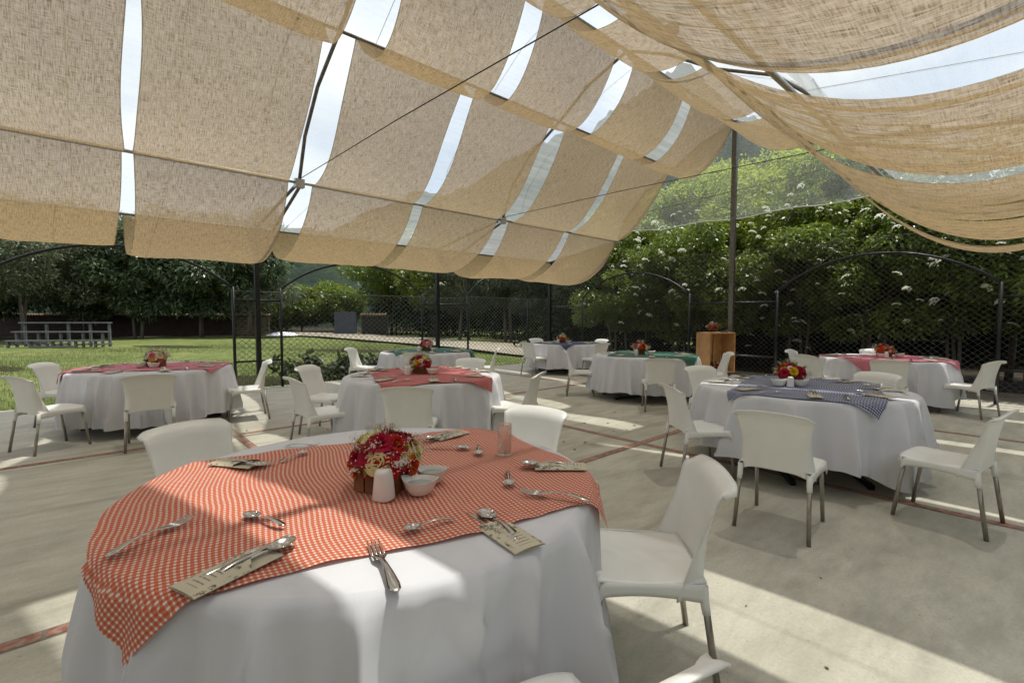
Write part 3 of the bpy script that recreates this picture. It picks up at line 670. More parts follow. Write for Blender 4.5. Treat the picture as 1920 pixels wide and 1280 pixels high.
# broad-leaved weeds beside the fence
x, y = 4.35, 10.95
for i, (wx, wy, wn_) in enumerate(((4.5, 11.0, 420), (3.55, 11.4, 240), (5.4, 11.3, 260))):
    root = thing('broad_leaved_weed', ['lush weed growing through the wire beside the middle red table', 'weed on the grass just right of the tent column', 'weed behind the wire next to the rear green table'][i], 'plant', (wx, wy, -.05), 0, 'weeds along the wire fence')
    Cn = [(rng.uniform(-.5, .5), rng.uniform(-.2, .3), rng.uniform(.1, .62)) for _ in range(16)]
    V, F = leaf_cloud(Cn, [(.13, .13, .1)] * 16, wn_, .16, .62, .1, 1., .2); link('foliage', make_mesh('foliage', V, F, M['leaf_weed']), root)
    mb = MB()
    for c_ in Cn: mb.tube([(c_[0] * .3, c_[1] * .3, 0), (c_[0] * .8, c_[1] * .8, c_[2] * .6), c_], [.008, .006, .003], 5)
    link('stem', mb.me('stem', M['leaf_bright']), root)
# grass blades
n = 90000; gx = rng.uniform(-14, 16, n); gy = 10.62 + 19 * rng.random(n) ** 1.6
ang = rng.uniform(0, 6.28, n); hh = rng.uniform(.02, .06, n); w = .006
A = np.stack([gx - w * np.cos(ang), gy - w * np.sin(ang), np.full(n, -.1)], 1); B = np.stack([gx + w * np.cos(ang), gy + w * np.sin(ang), np.full(n, -.1)], 1)
T = np.stack([gx + rng.normal(size=n) * .03, gy + rng.normal(size=n) * .03, hh], 1)
V = np.stack([A, B, T], 1).reshape(-1, 3)
M['blade'] = leafmat('grass_blades', (.08, .105, .03), (.22, .235, .085), .6, .25)
link('grass', make_mesh('grass', V, np.arange(3 * n).reshape(-1, 3), M['blade']), label='short sunlit lawn grass next to the concrete slab', category='grass', kind='stuff')

# ---------------------------------------------------------------- wall, bench, slate, tarp beyond the lawn
ax, ay = cp(-260, 36); bx, by = cp(505, 40); L = math.hypot(bx - ax, by - ay); ang = math.atan2(by - ay, bx - ax)
wall = thing('low_garden_wall', 'low brown wall with clay coping behind the lawn trees', 'wall', (ax, ay, -.1), ang)
link('wall_body', MB().box((0, -.12, 0), (L, .12, 1.72)).me('wall_body', M['wallbrick']), wall)
mb = MB(); s = 0
while s < L:
    mb.tube([(s + .1, -.26, 1.70), (s + .1, 0, 1.80 + random.uniform(-.015, .015)), (s + .1, .26, 1.70)], .075, 6); s += .2
link('coping_tile', mb.me('coping_tile', M['coping']), wall, kind='stuff')
mb = MB()
for r_i in range(7):
    s = L - 2.7 + (.2 if r_i % 2 else 0)
    while s < L - .25: mb.box((s, -.17, .12 + r_i * .21), (s + .36, -.121, .12 + r_i * .21 + .18)); s += .39
link('block_facing', mb.me('block_facing', simple('pale_blocks', (.16, .13, .08), .9, 0., .3, 5)), wall, kind='stuff')
bx_, by_ = cp(95, 22.6); bench = thing('tiered_bench', 'grey wooden tiered bench of planks in the shade beyond the lawn', 'bench', (bx_, by_, -.02), R(YAW - 90) + .07)
for (yy_, zz_, x0, x1) in ((.0, .30, -2.0, 2.25), (.45, .72, -2.1, 2.15), (.9, 1.16, -2.15, 2.05)):
    link('plank', MB().box((x0, yy_ - .13, zz_), (x1, yy_ + .13, zz_ + .06)).me('plank', M['grey_wood']), bench)
link('plank', MB().box((-1.0, -.05, .02), (1.15, .0, .10)).me('plank', M['grey_wood']), bench)
for xx in (-2.0, -1.0, .02, 1.05, 1.95):
    for (yy_, zz_) in ((.0, .30), (.45, .72), (.9, 1.16)): link('post', MB().box((xx - .045, yy_ - .045 + .06, 0), (xx + .045, yy_ + .045 + .06, zz_)).me('post', M['grey_wood']), bench)
    link('bearer', MB().box((xx + .046, .0, .10), (xx + .09, 1.0, .18)).me('bearer', M['grey_wood']), bench)
sx_, sy_ = cp(648, 40); o = thing('slate_panel', 'dark slate-blue board standing at the end of the gravel path', 'board', (sx_, sy_, 0), R(YAW - 90))
link('board', MB().box((-.93, -.04, -.05), (.93, .04, 1.93)).me('board', M['slate']), o); link('frame_post', MB().box((-.90, .041, -.05), (-.80, .14, 1.85)).me('frame_post', M['black_metal']), o); link('frame_post', MB().box((.80, .041, -.05), (.90, .14, 1.85)).me('frame_post', M['black_metal']), o)
ruin = cp(700, 38.5); rw = thing('rough_side_wall', 'rough brown wall stub with clay tiles beside the slate board', 'wall', (ruin[0], ruin[1], -.05), R(YAW - 90))
link('wall_body', MB().box((-.9, -.15, 0), (1.2, .15, 1.65)).me('wall_body', simple('dark_rubble', (.022, .022, .016), .95, 0., .5, 6, .6, 20)), rw)  # body colour darkened to offset the sun falling on this stub
mb = MB(); s = -.9
while s < 1.2: mb.tube([(s, -.28, 1.66), (s, 0, 1.76 + random.uniform(-.02, .02)), (s, .28, 1.66)], .09, 6); s += .24
link('coping_tile', mb.me('coping_tile', M['coping']), rw, kind='stuff')
tx_, ty_ = cp(530, 36)
V = []; r_ = random.Random(5)
for j in range(9):
    for i in range(13):
        u, v = i / 12 * 2 - 1, j / 8 * 2 - 1; e = max(0, 1 - u * u) * max(0, 1 - v * v); V.append((u * 1.05 + r_.uniform(-.05, .05), v * .55, .05 + .26 * e ** .6 + r_.uniform(-.03, .03) * e))
F = [(j * 13 + i, j * 13 + i + 1, (j + 1) * 13 + i + 1, (j + 1) * 13 + i) for j in range(8) for i in range(12)]
link('tarp_heap', make_mesh('tarp_heap', V, F, M['tarp'], True), None, (tx_, ty_, .02), R(YAW - 90), label='small heap of white tarp on the far edge of the lawn', category='tarp')
for k in range(4):
    z = 9.5 + k * 1.1; a_, b_ = cp(380, 62), cp(760, 66)
    mid = ((a_[0] + b_[0]) / 2, (a_[1] + b_[1]) / 2, z - .25)
    link('overhead_wire', MB().tube([(a_[0], a_[1], z), mid, (b_[0], b_[1], z)], .02, 4).me('overhead_wire', M['wire']), None, label=['lowest', 'second lowest', 'second highest', 'highest'][k] + ' overhead wire crossing the hill view', category='wire', group='overhead wires')

# ================================================================ CHAIR
def chair_proto():
    root = thing('dining_chair', 'white plastic chair', 'chair')
    mb = MB()
    def seat(u, v):                      # u across, v front lip -> rear
        s = 2 * u - 1; e = abs(s) ** 7; hw = .232 - .018 * v
        if v < .12: y = .235 - .02 * (v / .12); z = .405 + .043 * math.sin(v / .12 * math.pi / 2)
        else: q = (v - .12) / .88; y = .215 - q * .425; z = .448 - .012 * math.sin(q * math.pi) + .004 * q
        y -= .045 * abs(s) ** 4 * (1 - v) ** 3
        z -= .010 * (1 - s * s) * (1 if v >= .12 else .3) * math.sin(min(1, v * 1.1) * math.pi) + .006 * e
        return (hw * s, y, z)
    mb.grid(seat, 20, 20)
    for sd in (-1, 1):                   # side skirt, arched along its lower edge
        def sk(u, v, sd=sd):
            y = .235 - .445 * u; hw = .232 - .018 * u; top = .446 - .006; dp = .060 + .012 * u - .018 * math.sin(u * math.pi)
            if u < .06: top -= .03 * (1 - u / .06)
            return (sd * (hw + .004 * math.sin(v * 3)), y - .045 * max(0, 1 - u * 1.0) ** 3 , top - dp * v)
        mb.grid(sk, 18, 3)
    s_o = link('seat', mb.me('seat', M['chair'], True), root); solidify(s_o, .006)
    mb = MB()
    def back(u, v):
        s = 2 * u - 1; a = abs(s)
        z = .372 + v * .46; c_ = (z - .40)
        y = -.205 - .02 * max(0, c_) - .28 * max(0, c_) ** 1.9
        hw = .222 + .012 * v - .020 * math.sin(v * math.pi) ** 2
        if v > .82: q = (v - .82) / .18; y -= .038 * q * q + .006 * q; z -= .028 * q * q; hw += .004 * q * q
        wrap = .085 * max(0, 1 - v / .75) ** 1.3 + .012
        y += wrap * max(0, (a - .80) / .20) ** 1.5 + .020 * s * s * (1 - .3 * v) - .012
        z += .022 * (1 - s * s) * max(0, (v - .6) / .4) - .0
        lower = .055 * (1 - a ** 4) * max(0, 1 - v / .25)          # arched lower edge between the leg sockets
        z += lower
        if v > .9: z -= .018 * max(0, (a - .82) / .18) ** 2
        return (hw * s, y, z)
    mb.grid(back, 28, 30)
    b_o = link('backrest', mb.me('backrest', M['chair'], True), root); solidify(b_o, .007)
    for (x, y0, x1, y1, zt) in ((.205, -.205, .222, -.262, .385), (-.205, -.205, -.222, -.262, .385), (.205, .178, .214, .232, .40), (-.205, .178, -.214, .232, .40)):
        lg = link('leg', MB().tube([(x, y0, zt), (x1, y1, 0)], .0135, 10).me('leg', M['chair_leg'], True), root)
        if y0 < 0:
            link('leg_socket', MB().tube([(x, y0 + .004, .43), (x * 1.01, y0 - .002, .36), (x * 1.02, y0 - .008, .325)], [.0175, .0168, .0155], 10).me('leg_socket', M['chair'], True), lg)
        else:
            link('leg_socket', MB().tube([(x, y0, .43), (x, y0 + .004, .385)], [.022, .018], 10).me('leg_socket', M['chair'], True), lg)
    return root
chair = chair_proto()

# ================================================================ TABLES
TAB = {  # centre, rotation of runner, size of runner, offset, material, description
 'A': dict(c=(.915, 1.865), ov=(.86, 1.82, -14, 1.74, 1.28), m='ging_orange', d='orange gingham table nearest the camera'),
 'B': dict(c=(.72, 8.0), ov=(.72, 8.08, -25, 1.78, 1.15), m='ging_pink', d='pink table beside the lawn'),
 'C': dict(c=(3.0, 4.86), ov=(3.0, 4.80, 70, 1.62, 1.22), m='ging_red', d='middle red gingham table'),
 'D': dict(c=(5.15, 8.2), ov=(5.3, 8.2, -18, 1.75, 1.3), m='ging_green', d='green table behind the red one'),
 'E': dict(c=(9.5, 8.3), ov=(9.45, 8.2, -3, 1.4, 1.3), m='ging_blue', d='farthest, plain blue table'),
 'F': dict(c=(7.6, 4.72), ov=(7.7, 4.6, 26, 1.4, 1.5), m='ging_green', d='green table beside the crate'),
 'G': dict(c=(10.0, 1.66), ov=(9.85, 1.6, 42, 1.35, 1.5), m='ging_pink', d='pink table at the arched fence'),
 'H': dict(c=(5.18, 1.5), ov=(5.15, 1.43, 13, 1.60, 1.15), m='ging_navy', d='navy gingham table')}
TR = .915; ZT = .752
tb = thing('banquet_table', 'round table', 'table')
link('tabletop', MB().lathe([(0, .715), (.90, .715), (.905, .722), (.905, .735), (.90, .740), (0, .740)], 40).me('tabletop', M['table_top'], False), tb)
for s in (-1, 1):
    l_ = link('leg', MB().tube([(s * .30, 0, .06), (s * .30, 0, .715)], .03, 4, sq=True).me('leg', M['table_leg']), tb)
    link('foot', MB().tube([(s * .30, -.70, .018), (s * .30, -.64, .03), (s * .30, -.05, .07), (s * .30, .05, .07), (s * .30, .64, .03), (s * .30, .70, .018)], .021, 4, sq=True).me('foot', M['table_leg']), l_)
link('stretcher', MB().tube([(-.27, 0, .10), (.27, 0, .10)], .018, 8).me('stretcher', M['table_leg']), tb)
def bump_at(a, deg, wid): d_ = (a - R(deg) + math.pi) % (2 * math.pi) - math.pi; return math.exp(-(d_ / R(wid)) ** 2)
DRR = {}; DNT = {}
DENT = [(-100, 16, .14), (-46, 15, .09)]
def drape(key, hem_fn, seed, nfold, amp, nt=300, nz=26):
    r_ = random.Random(seed); ks = [(r_.randint(3, 6), r_.uniform(0, 6.28), .35), (nfold, r_.uniform(0, 6.28), .55), (int(nfold * 1.55), r_.uniform(0, 6.28), .45), (int(nfold * 2.3), r_.uniform(0, 6.28), .22)]
    mod = [r_.uniform(0, 6.28) for _ in range(3)]
    DNT[key] = (nt, nz); RID = []; ra = r_.uniform(0, .3)
    while ra < 2 * math.pi - .12: RID.append((ra, r_.uniform(.65, 1.25), r_.uniform(.035, .085))); ra += 2 * math.pi / nfold * r_.uniform(.55, 1.45)
    V = []; F = []
    rings = [0.02, .2, .4, .6, .8, .88]
    prof = []
    for r in rings: prof.append(('t', r))
    V = []
    def wrinkle(x, y): return .0018 * math.sin(x * 9 + mod[0]) * math.sin(y * 8 + mod[1]) + .001 * math.sin(x * 23 + y * 17)
    for r in rings:
        for j in range(nt): a = 2 * math.pi * j / nt; x, y = r * math.cos(a), r * math.sin(a); V.append((x, y, ZT + wrinkle(x, y)))
    for k in range(nz + 1):
        q = k / nz
        for j in range(nt):
            a = 2 * math.pi * j / nt; hem = hem_fn(a)
            drop = (ZT - hem) * q
            aw = (a + .06 * math.sin(5 * a + mod[1]) * q) % (2 * math.pi); m = len(RID) - 1
            while m >= 0 and RID[m][0] > aw: m -= 1
            A0, A1 = RID[m], RID[(m + 1) % len(RID)]; sp = max(.05, (A1[0] - A0[0]) % (2 * math.pi)); tt = ((aw - A0[0]) % (2 * math.pi)) / sp
            st_ = A0[1] + (A1[1] - A0[1]) * tt; t2 = abs(2 * abs(tt - .5)); skew_ = A0[2] * 5
            fold = (t2 ** (2.3 - .9 * q)) * st_ * min(1.25, sp * nfold / (2 * math.pi)) + .10 * math.sin(aw * nfold * 2.3 + mod[2])
            grow = (min(1.1, max(0, drop - .004) / .42)) ** .72
            modu = .85 + .15 * math.sin(2 * a + mod[0])
            e = .03
            rr = .885 + min(e, drop) * .75 + .035 * drop + amp * grow * fold * modu
            if drop < e: zz_ = ZT - (e - math.sqrt(max(0, e * e - drop * drop))) ; rr = .885 + drop
            else: zz_ = ZT - drop
            for dg, wd_, dp_ in (DENT if key == 'A' else ()): rr -= dp_ * bump_at(a, dg, wd_) * min(1, max(0, drop - .07) / .25)
            if drop >= e: rr = max(rr, .9085 if drop < .06 else .87)
            V.append((rr * math.cos(a), rr * math.sin(a), zz_)); DRR.setdefault(key, {})[(k, j)] = (rr, zz_)
    nr_ = len(rings) + nz + 1
    for i in range(nr_ - 1):
        for j in range(nt): F.append((i * nt + j, i * nt + (j + 1) % nt, (i + 1) * nt + (j + 1) % nt, (i + 1) * nt + j))
    V.append((0, 0, ZT)); c0 = len(V) - 1
    for j in range(nt): F.append((c0, (j + 1) % nt, j)) if False else None
    Ft = [(c0, j, (j + 1) % nt) for j in range(nt)]
    return make_mesh('tablecloth', V, F + Ft, M['cloth'], True)
def drape_r(key, a, z):
    nt, nz = DNT[key]; D = DRR[key]; tot = 0; ws = 0
    for dj in range(-5, 6):
        jf = a / (2 * math.pi) * nt + dj; j = int(math.floor(jf)); fr_ = jf - j; v = 0
        for jj, wj in ((j % nt, 1 - fr_), ((j + 1) % nt, fr_)):
            z1_ = D[(nz, jj)][1]; kf = max(1., min(nz - 1.001, (ZT - z) / (ZT - z1_) * nz)); k = int(kf); v += wj * (D[(k, jj)][0] * (k + 1 - kf) + D[(k + 1, jj)][0] * (kf - k))
        w_ = math.exp(-(dj / 3.) ** 2); tot += v * w_; ws += w_
    return tot / ws + .006
def runner(key, cx, cy_, ox, oy, ang, w, d, mat, seed):
    r_ = random.Random(seed); n = 110; m = int(n * d / w); V = []; UVs = []; ca, sa = math.cos(R(ang)), math.sin(R(ang)); ph = [r_.uniform(0, 6.28) for _ in range(8)]
    Rb = .93
    for j in range(m + 1):
        for i in range(n + 1):
            u = (i / n - .5) * w; v = (j / m - .5) * d
            uu = (u * (1 - (.22 if u < 0 else .03) * max(0, .5 - (v / d + .5) * 1.3)) if w == 1.74 else u) + .012 * math.sin(v * 9 + ph[0])
            vv0 = v; vv = v + .014 * math.sin(u * 7 + ph[1])
            x = ox - cx + uu * ca - vv * sa; y = oy - cy_ + uu * sa + vv * ca; rho = math.hypot(x, y)
            wr = .0030 * (math.sin(u * 31 + 9 * v + ph[2]) * math.sin(v * 6 + ph[3]) + .7 * math.sin(u * 17 - 24 * v + ph[4]) * (.5 + .5 * math.sin(u * 4 + ph[5])) + .5 * math.sin(u * 60 + v * 15 + ph[6]) * max(0, math.sin(v * 5 + u * 3 + ph[7])))
            if rho <= Rb - .03: z = ZT + .0075 + wr + .003
            else:
                a_ = math.atan2(y, x); over = rho - (Rb - .03); e = .045
                if over < e: th = over / e * math.pi / 2 * .9; rn = (Rb - .03) + e * .7 * math.sin(th); z = ZT + .0105 - e * .7 * (1 - math.cos(th)) + wr * .6
                else: rn = Rb + .004 + .02 * min(1, over * 3) + (.010 * math.sin(a_ * 34 + ph[0])) * min(1, over * 6) + .03 * min(1, over * 4); z = ZT + .010 - e * .6 - (over - e)
                b_ = min(1, over / .05); rn = rn * (1 - b_) + max(rn, drape_r(key, a_, z) + .006) * b_
                x, y = rn * math.cos(a_), rn * math.sin(a_)
            V.append((x, y, z)); UVs.append((u, v))
    F = np.array([(j * (n + 1) + i, j * (n + 1) + i + 1, (j + 1) * (n + 1) + i + 1, (j + 1) * (n + 1) + i) for j in range(m) for i in range(n)])
    return make_mesh('table_runner', V, F, mat, True, np.array(UVs))
hems = {'A': (.10, []), 'B': (.13, [(-110, 25, -.02), (-60, 20, .03)]), 'C': (.14, []), 'D': (.14, []), 'E': (.16, []), 'F': (.15, []), 'G': (.18, [(-125, 18, -.10)]), 'H': (.22, [(-118, 14, -.15), (-95, 16, -.08), (-160, 12, -.04)])}
seeds = {'A': 11, 'B': 5, 'C': 21, 'D': 33, 'E': 42, 'F': 57, 'G': 64, 'H': 78}
COLN = {'A': 'orange', 'B': 'pink', 'C': 'red', 'D': 'green', 'E': 'blue', 'F': 'green', 'G': 'pink', 'H': 'navy'}
RUNL = {'A': 'orange and white gingham runner over the nearest table, one corner hanging down', 'B': 'pink gingham runner on the table beside the lawn', 'C': 'red gingham runner lying askew on the middle table',
        'D': 'plain green runner on the table behind the red gingham one', 'E': 'plain blue runner with one hanging corner on the farthest table', 'F': 'dark green runner on the table beside the wooden crate',
        'G': 'pink gingham runner with a pointed hanging corner, on the table at the arched fence', 'H': 'navy and white checked runner with a dangling corner'}
K = kids()
first = True
for key, T_ in TAB.items():
    cx, cy_ = T_['c']; rot = {'A': .5, 'B': 1.1, 'C': .3, 'D': .8, 'E': .9, 'F': 1.0, 'G': .7, 'H': 2.22}[key]
    lab = 'round folding banquet table under white cloth, the ' + T_['d']
    if first: tb.location = (cx, cy_, 0); tb.rotation_euler = (0, 0, rot); tb['label'] = lab; tb['group'] = 'round banquet tables'; first = False
    else: place(tb, K, (cx, cy_, 0), rot, lab, 'round banquet tables')
    base, bumps = hems[key]; rs = random.Random(seeds[key]); p1, p2 = rs.uniform(0, 6.28), rs.uniform(0, 6.28)
    hf = lambda a, base=base, bumps=bumps, p1=p1, p2=p2: max(.02, base + .018 * math.sin(4 * a + p1) + .010 * math.sin(9 * a + p2) + sum(s * bump_at(a, dg, w_) for dg, w_, s in bumps))
    me = drape(key, hf, seeds[key], {'A': 21, 'B': 25, 'H': 18, 'G': 20}.get(key, 24), {'A': .165, 'H': .15, 'G': .14}.get(key, .12), 460 if key in 'AH' else 300)
    link('tablecloth', me, None, (cx, cy_, 0), 0, label='white cloth draped to near the floor over the ' + T_['d'], category='tablecloth', group='white tablecloths')
    o = T_['ov']; link('table_runner', runner(key, cx, cy_, *o, M[T_['m']], seeds[key]), None, (cx, cy_, 0), 0, label=RUNL[key], category='table runner')

# ---------------------------------------------------------------- chairs round the tables
CH = [ # x, y, facing degrees, label
 (.52, 2.98, -72, 'white chair behind the far edge of the orange gingham table, on the lawn side'),
 (1.98, 2.16, -165, 'white chair tucked in behind the drinking glass of the orange gingham table'),
 (1.70, 1.075, 133, 'large near white chair seen side-on at the end of the orange gingham table'),
 (.71, .70, 76, 'nearest white chair, cut off by the bottom of the photo below the white tablecloth'),
 (-.27, 7.20, 28, 'white chair seen from behind at the outer side of the lawn-side pink table'),
 (-.15, 8.75, -32, 'white chair facing the camera on the grass side of the lawn-side pink table'),
 (.55, 6.62, 84, 'white chair with its back square to the camera at the lawn-side pink table'),
 (1.70, 7.45, 172, 'white chair in profile between the lawn-side pink table and the tent column'),
 (1.86, 5.05, 2, 'white chair in three-quarter back view at the left end of the red gingham table'),
 (2.28, 5.95, -52, 'white chair facing the camera behind the left end of the red gingham table'),
 (2.28, 3.92, 52, 'white chair with its back to the camera in front of the red gingham table'),
 (3.62, 3.92, 120, 'white chair in profile at the right end of the red gingham table'),
 (4.05, 5.45, -146, 'white chair behind the far right side of the middle red gingham table'),
 (4.2, 9.05, -48, 'white chair on the wire-fence side of the table behind the red one'),
 (4.45, 7.35, 50, 'white chair mostly hidden between the red table and the green table behind it'),
 (6.02, 7.45, 140, 'white chair in thin profile, right end of the green table behind the red one'),
 (8.38, 8.35, -5, 'white chair in profile at the left end of the farthest table'),
 (9.75, 9.45, -102, 'white chair behind the left side of the farthest table'),
 (9.25, 7.15, 80, 'white chair in three-quarter view in front of the right side of the farthest table'),
 (10.55, 8.15, 175, 'white chair behind the right end of the farthest table'),
 (6.86, 5.62, -48, 'white chair in profile at the left side of the crate-side green table'),
 (6.62, 3.88, 38, 'white chair with its back to the camera in front of the crate-side green table'),
 (8.28, 3.80, 128, 'white chair in profile between the crate-side green table and the wooden crate'),
 (9.0, 2.32, -30, 'white chair seen from behind at the left end of the fence-side pink table'),
 (9.95, 2.78, -92, 'white chair facing the camera behind the left end of the fence-side pink table'),
 (8.80, 1.40, 12, 'white chair with its back to the camera in front of the fence-side pink table'),
 (11.0, 1.95, -165, 'white chair hidden behind the flowers of the fence-side pink table'),
 (9.58, .58, 68, 'white chair in profile at the outer end of the fence-side pink table'),
 (4.16, 2.02, -38, 'white chair in profile at the left end of the navy gingham table'),
 (3.56, 1.13, 5, 'white chair with its back square to the camera in front of the navy gingham table'),
 (4.50, .37, 82, 'white chair with sunlit seat at the right end of the navy gingham table'),
 (6.22, 1.22, 160, 'white chair behind the far right side of the navy gingham table'),
 (5.62, 2.52, -112, 'white chair behind the far left side of the navy gingham table')]
K = kids()
for i, (x, y, a, lb) in enumerate(CH):
    rz = R(a - 90)
    if i == 0: chair.location = (x, y, 0); chair.rotation_euler = (0, 0, rz); chair['label'] = lb; chair['group'] = 'white chairs around the tables'
    else: place(chair, K, (x, y, 0), rz, lb, 'white chairs around the tables')

# ================================================================ TABLEWARE
def fork_me(L=.265):
    mb = MB(); w = .0
    pts = []
    def outline(s):     # half width along handle (0 = end of handle, .62 = neck, .72 shoulders)
        return np.interp(s, [0, .02, .1, .35, .55, .60, .65, .72], [.006, .0135, .0155, .0085, .0062, .013, .0185, .019])
    def zc(s): return .004 + .016 * math.sin(min(1, s / .72) * math.pi * .9)
    S = np.linspace(0, .72, 24)
    V = []; F = []
    for s in S:
        h = outline(s); V += [(-h, s * L, zc(s)), (-h * .5, s * L, zc(s) + .002), (h * .5, s * L, zc(s) + .002), (h, s * L, zc(s)), (h * .5, s * L, zc(s) - .001), (-h * .5, s * L, zc(s) - .001)]
    for i in range(len(S) - 1):
        for j in range(6): F.append((i * 6 + j, i * 6 + (j + 1) % 6, (i + 1) * 6 + (j + 1) % 6, (i + 1) * 6 + j))
    F.append((5, 4, 3, 2, 1, 0)); F.append(tuple((len(S) - 1) * 6 + j for j in range(6)))
    mb.add(V, F); return mb.me('handle', M['steel'], True)
FK_H = fork_me()
def tine_me(L=.265):
    mb = MB(); z0 = .004 + .016 * math.sin(math.pi * .9)
    mb.tube([(0, .705 * L, z0), (0, .80 * L, z0 - .002), (0, .92 * L, z0 + .002), (0, 1.0 * L, z0 + .010)], [.0033, .0031, .0026, .001], 6); return mb.me('tine', M['steel'], True)
TINE = tine_me()
def fork_proto():
    r = thing('fork', 'fork', 'fork'); h_ = link('handle', FK_H, r)
    for x in (-.0158, -.0053, .0053, .0158): link('tine', TINE, r, (x, 0, 0))
    return r
def spoon_proto(L=.20, name='spoon'):
    r = thing(name, 'spoon', 'spoon'); mb = MB(); V = []; F = []
    S = np.linspace(0, .72, 18)
    for s in S:
        h = np.interp(s, [0, .03, .12, .4, .66, .72], [.004, .011, .012, .0075, .005, .007]); z = .004 + .013 * math.sin(s / .78 * math.pi)
        V += [(-h, s * L, z), (0, s * L, z + .0018), (h, s * L, z), (0, s * L, z - .001)]
    for i in range(len(S) - 1):
        for j in range(4): F.append((i * 4 + j, i * 4 + (j + 1) % 4, (i + 1) * 4 + (j + 1) % 4, (i + 1) * 4 + j))
    F.append((3, 2, 1, 0)); mb.add(V, F); link('handle', mb.me('handle', M['steel'], True), r)
    mb = MB()
    def bowl(u, v):
        a = u * 2 * math.pi; q = v; x = .025 * q * math.cos(a) * (1 - .10 * math.sin(a)); y = L * .86 + .036 * q * math.sin(a)
        return (x, y, .0035 + .011 * q * q)
    mb.grid(bowl, 20, 7); o = link('bowl', mb.me('bowl', M['steel'], True), r); solidify(o, .0012, 1)
    return r
def knife_proto(L=.24):
    r = thing('knife', 'knife', 'knife'); mb = MB()
    mb.tube([(0, 0, .005), (0, .01, .005), (0, .09, .005), (0, .12, .005)], [.004, .0085, .007, .005], 8); link('handle', mb.me('handle', M['steel'], True), r)
    V = []; F = []; S = np.linspace(.12, L, 12)
    for s in S:
        w = np.interp(s, [.12, .14, .2, L], [.005, .009, .010, .001]); V += [(-w * .5, s, .0045), (w, s, .0045), (w, s, .0055), (-w * .5, s, .0065)]
    for i in range(11):
        for j in range(4): F.append((i * 4 + j, i * 4 + (j + 1) % 4, (i + 1) * 4 + (j + 1) % 4, (i + 1) * 4 + j))
    mb = MB(); mb.add(V, F + [tuple(44 + j for j in range(4))]); link('blade', mb.me('blade', M['steel'], False), r); return r
def sleeve_proto(L=.225, W=.105):
    r = thing('cutlery_sleeve', 'card sleeve', 'card sleeve')
    link('back_card', MB().box((-W / 2, 0, .001), (W / 2, L, .0025)).me('back_card', M['card_plain']), r)
    V = [(-W / 2, -.001, .003), (W / 2, -.001, .003), (W / 2, L * .60, .0065), (W * .12, L * .70, .0115), (-W / 2, L * .82, .0065), (-W * .1, 0, .006)]
    n, m = 10, 12; V = []; UVs = []; F = []
    for j in range(m + 1):
        for i in range(n + 1):
            u, v = i / n, j / m; top = L * (.88 - .28 * u); V.append(((u - .5) * W, v * top, .0028 + .0165 * math.sin(u * math.pi) ** .6 * (.25 + .75 * v))); UVs.append((v * top / L, u))
    F = np.array([(j * (n + 1) + i, j * (n + 1) + i + 1, (j + 1) * (n + 1) + i + 1, (j + 1) * (n + 1) + i) for j in range(m) for i in range(n)])
    link('printed_pocket', make_mesh('printed_pocket', V, F, M['card'], False, np.array(UVs)), r)
    link('napkin', MB().box((-W * .34, L * .45, .0035), (W * .02, L * .90, .0065)).me('napkin', M['napkin']), r)
    return r
fork, spoon, knife, sleeve = fork_proto(), spoon_proto(), knife_proto(), sleeve_proto()
PROTOS = {'f': fork, 's': spoon, 'k': knife, 'c': sleeve}; used = set()
K = kids(); GN = {'f': 'forks laid on the tables', 's': 'spoons laid on the tables', 'k': 'knives in the sleeves', 'c': 'printed card sleeves on the tables'}
def lay(kind, x0, y0, x1, y1, label, z=None, sc=None, natural={'f': .265, 's': .205, 'k': .24, 'c': .225}, tilt=0):
    L = math.hypot(x1 - x0, y1 - y0); rz = math.atan2(y1 - y0, x1 - x0) - math.pi / 2; s = sc or L / natural[kind]
    p = PROTOS[kind]; z = ZT + .018 if z is None else z
    if kind not in used:
        used.add(kind); p.location = (x0, y0, z); p.rotation_euler = (tilt, 0, rz); p['label'] = label; p['group'] = GN[kind]; p.scale = (s, s, s); return p
    c = place(p, K, (x0, y0, z), rz, label, GN[kind], None, s); c.rotation_euler = (tilt, 0, rz); return c
z1 = ZT + .019; z0 = ZT + .004
# nearest table, piece by piece (handle end -> tip)
lay('f', .03, 1.69, .25, 1.83, 'steel fork lying tines up across the left end of the orange gingham runner')
lay('f', .548, 1.02, .615, 1.285, 'sunlit steel fork on bare white cloth at the near rim of the orange table', z0 + .001)
lay('f', 1.33, 1.04, 1.20, 1.275, 'steel fork on the right near corner of the orange gingham runner')
lay('f', .77, 2.61, .905, 2.49, 'small fork on bare white cloth at the far rim of the orange table', z0)
lay('s', .455, 1.565, .385, 1.74, 'teaspoon lying bowl up in the sun patch of the orange gingham runner')
lay('s', .885, 1.25, .715, 1.28, 'teaspoon at the near edge of the orange gingham runner, bowl to the left')
lay('s', 1.33, 1.49, 1.215, 1.345, 'teaspoon pointing at the viewer on the right part of the orange gingham runner')
lay('s', 1.30, 2.05, 1.42, 1.87, 'teaspoon between the flowers and the drinking glass')
lay('s', .65, 2.28, .80, 2.37, 'teaspoon just behind the left side of the flower box on the orange runner')
lay('s', 1.50, 1.90, 1.42, 1.80, 'teaspoon half hidden behind the drinking glass', sc=.9)
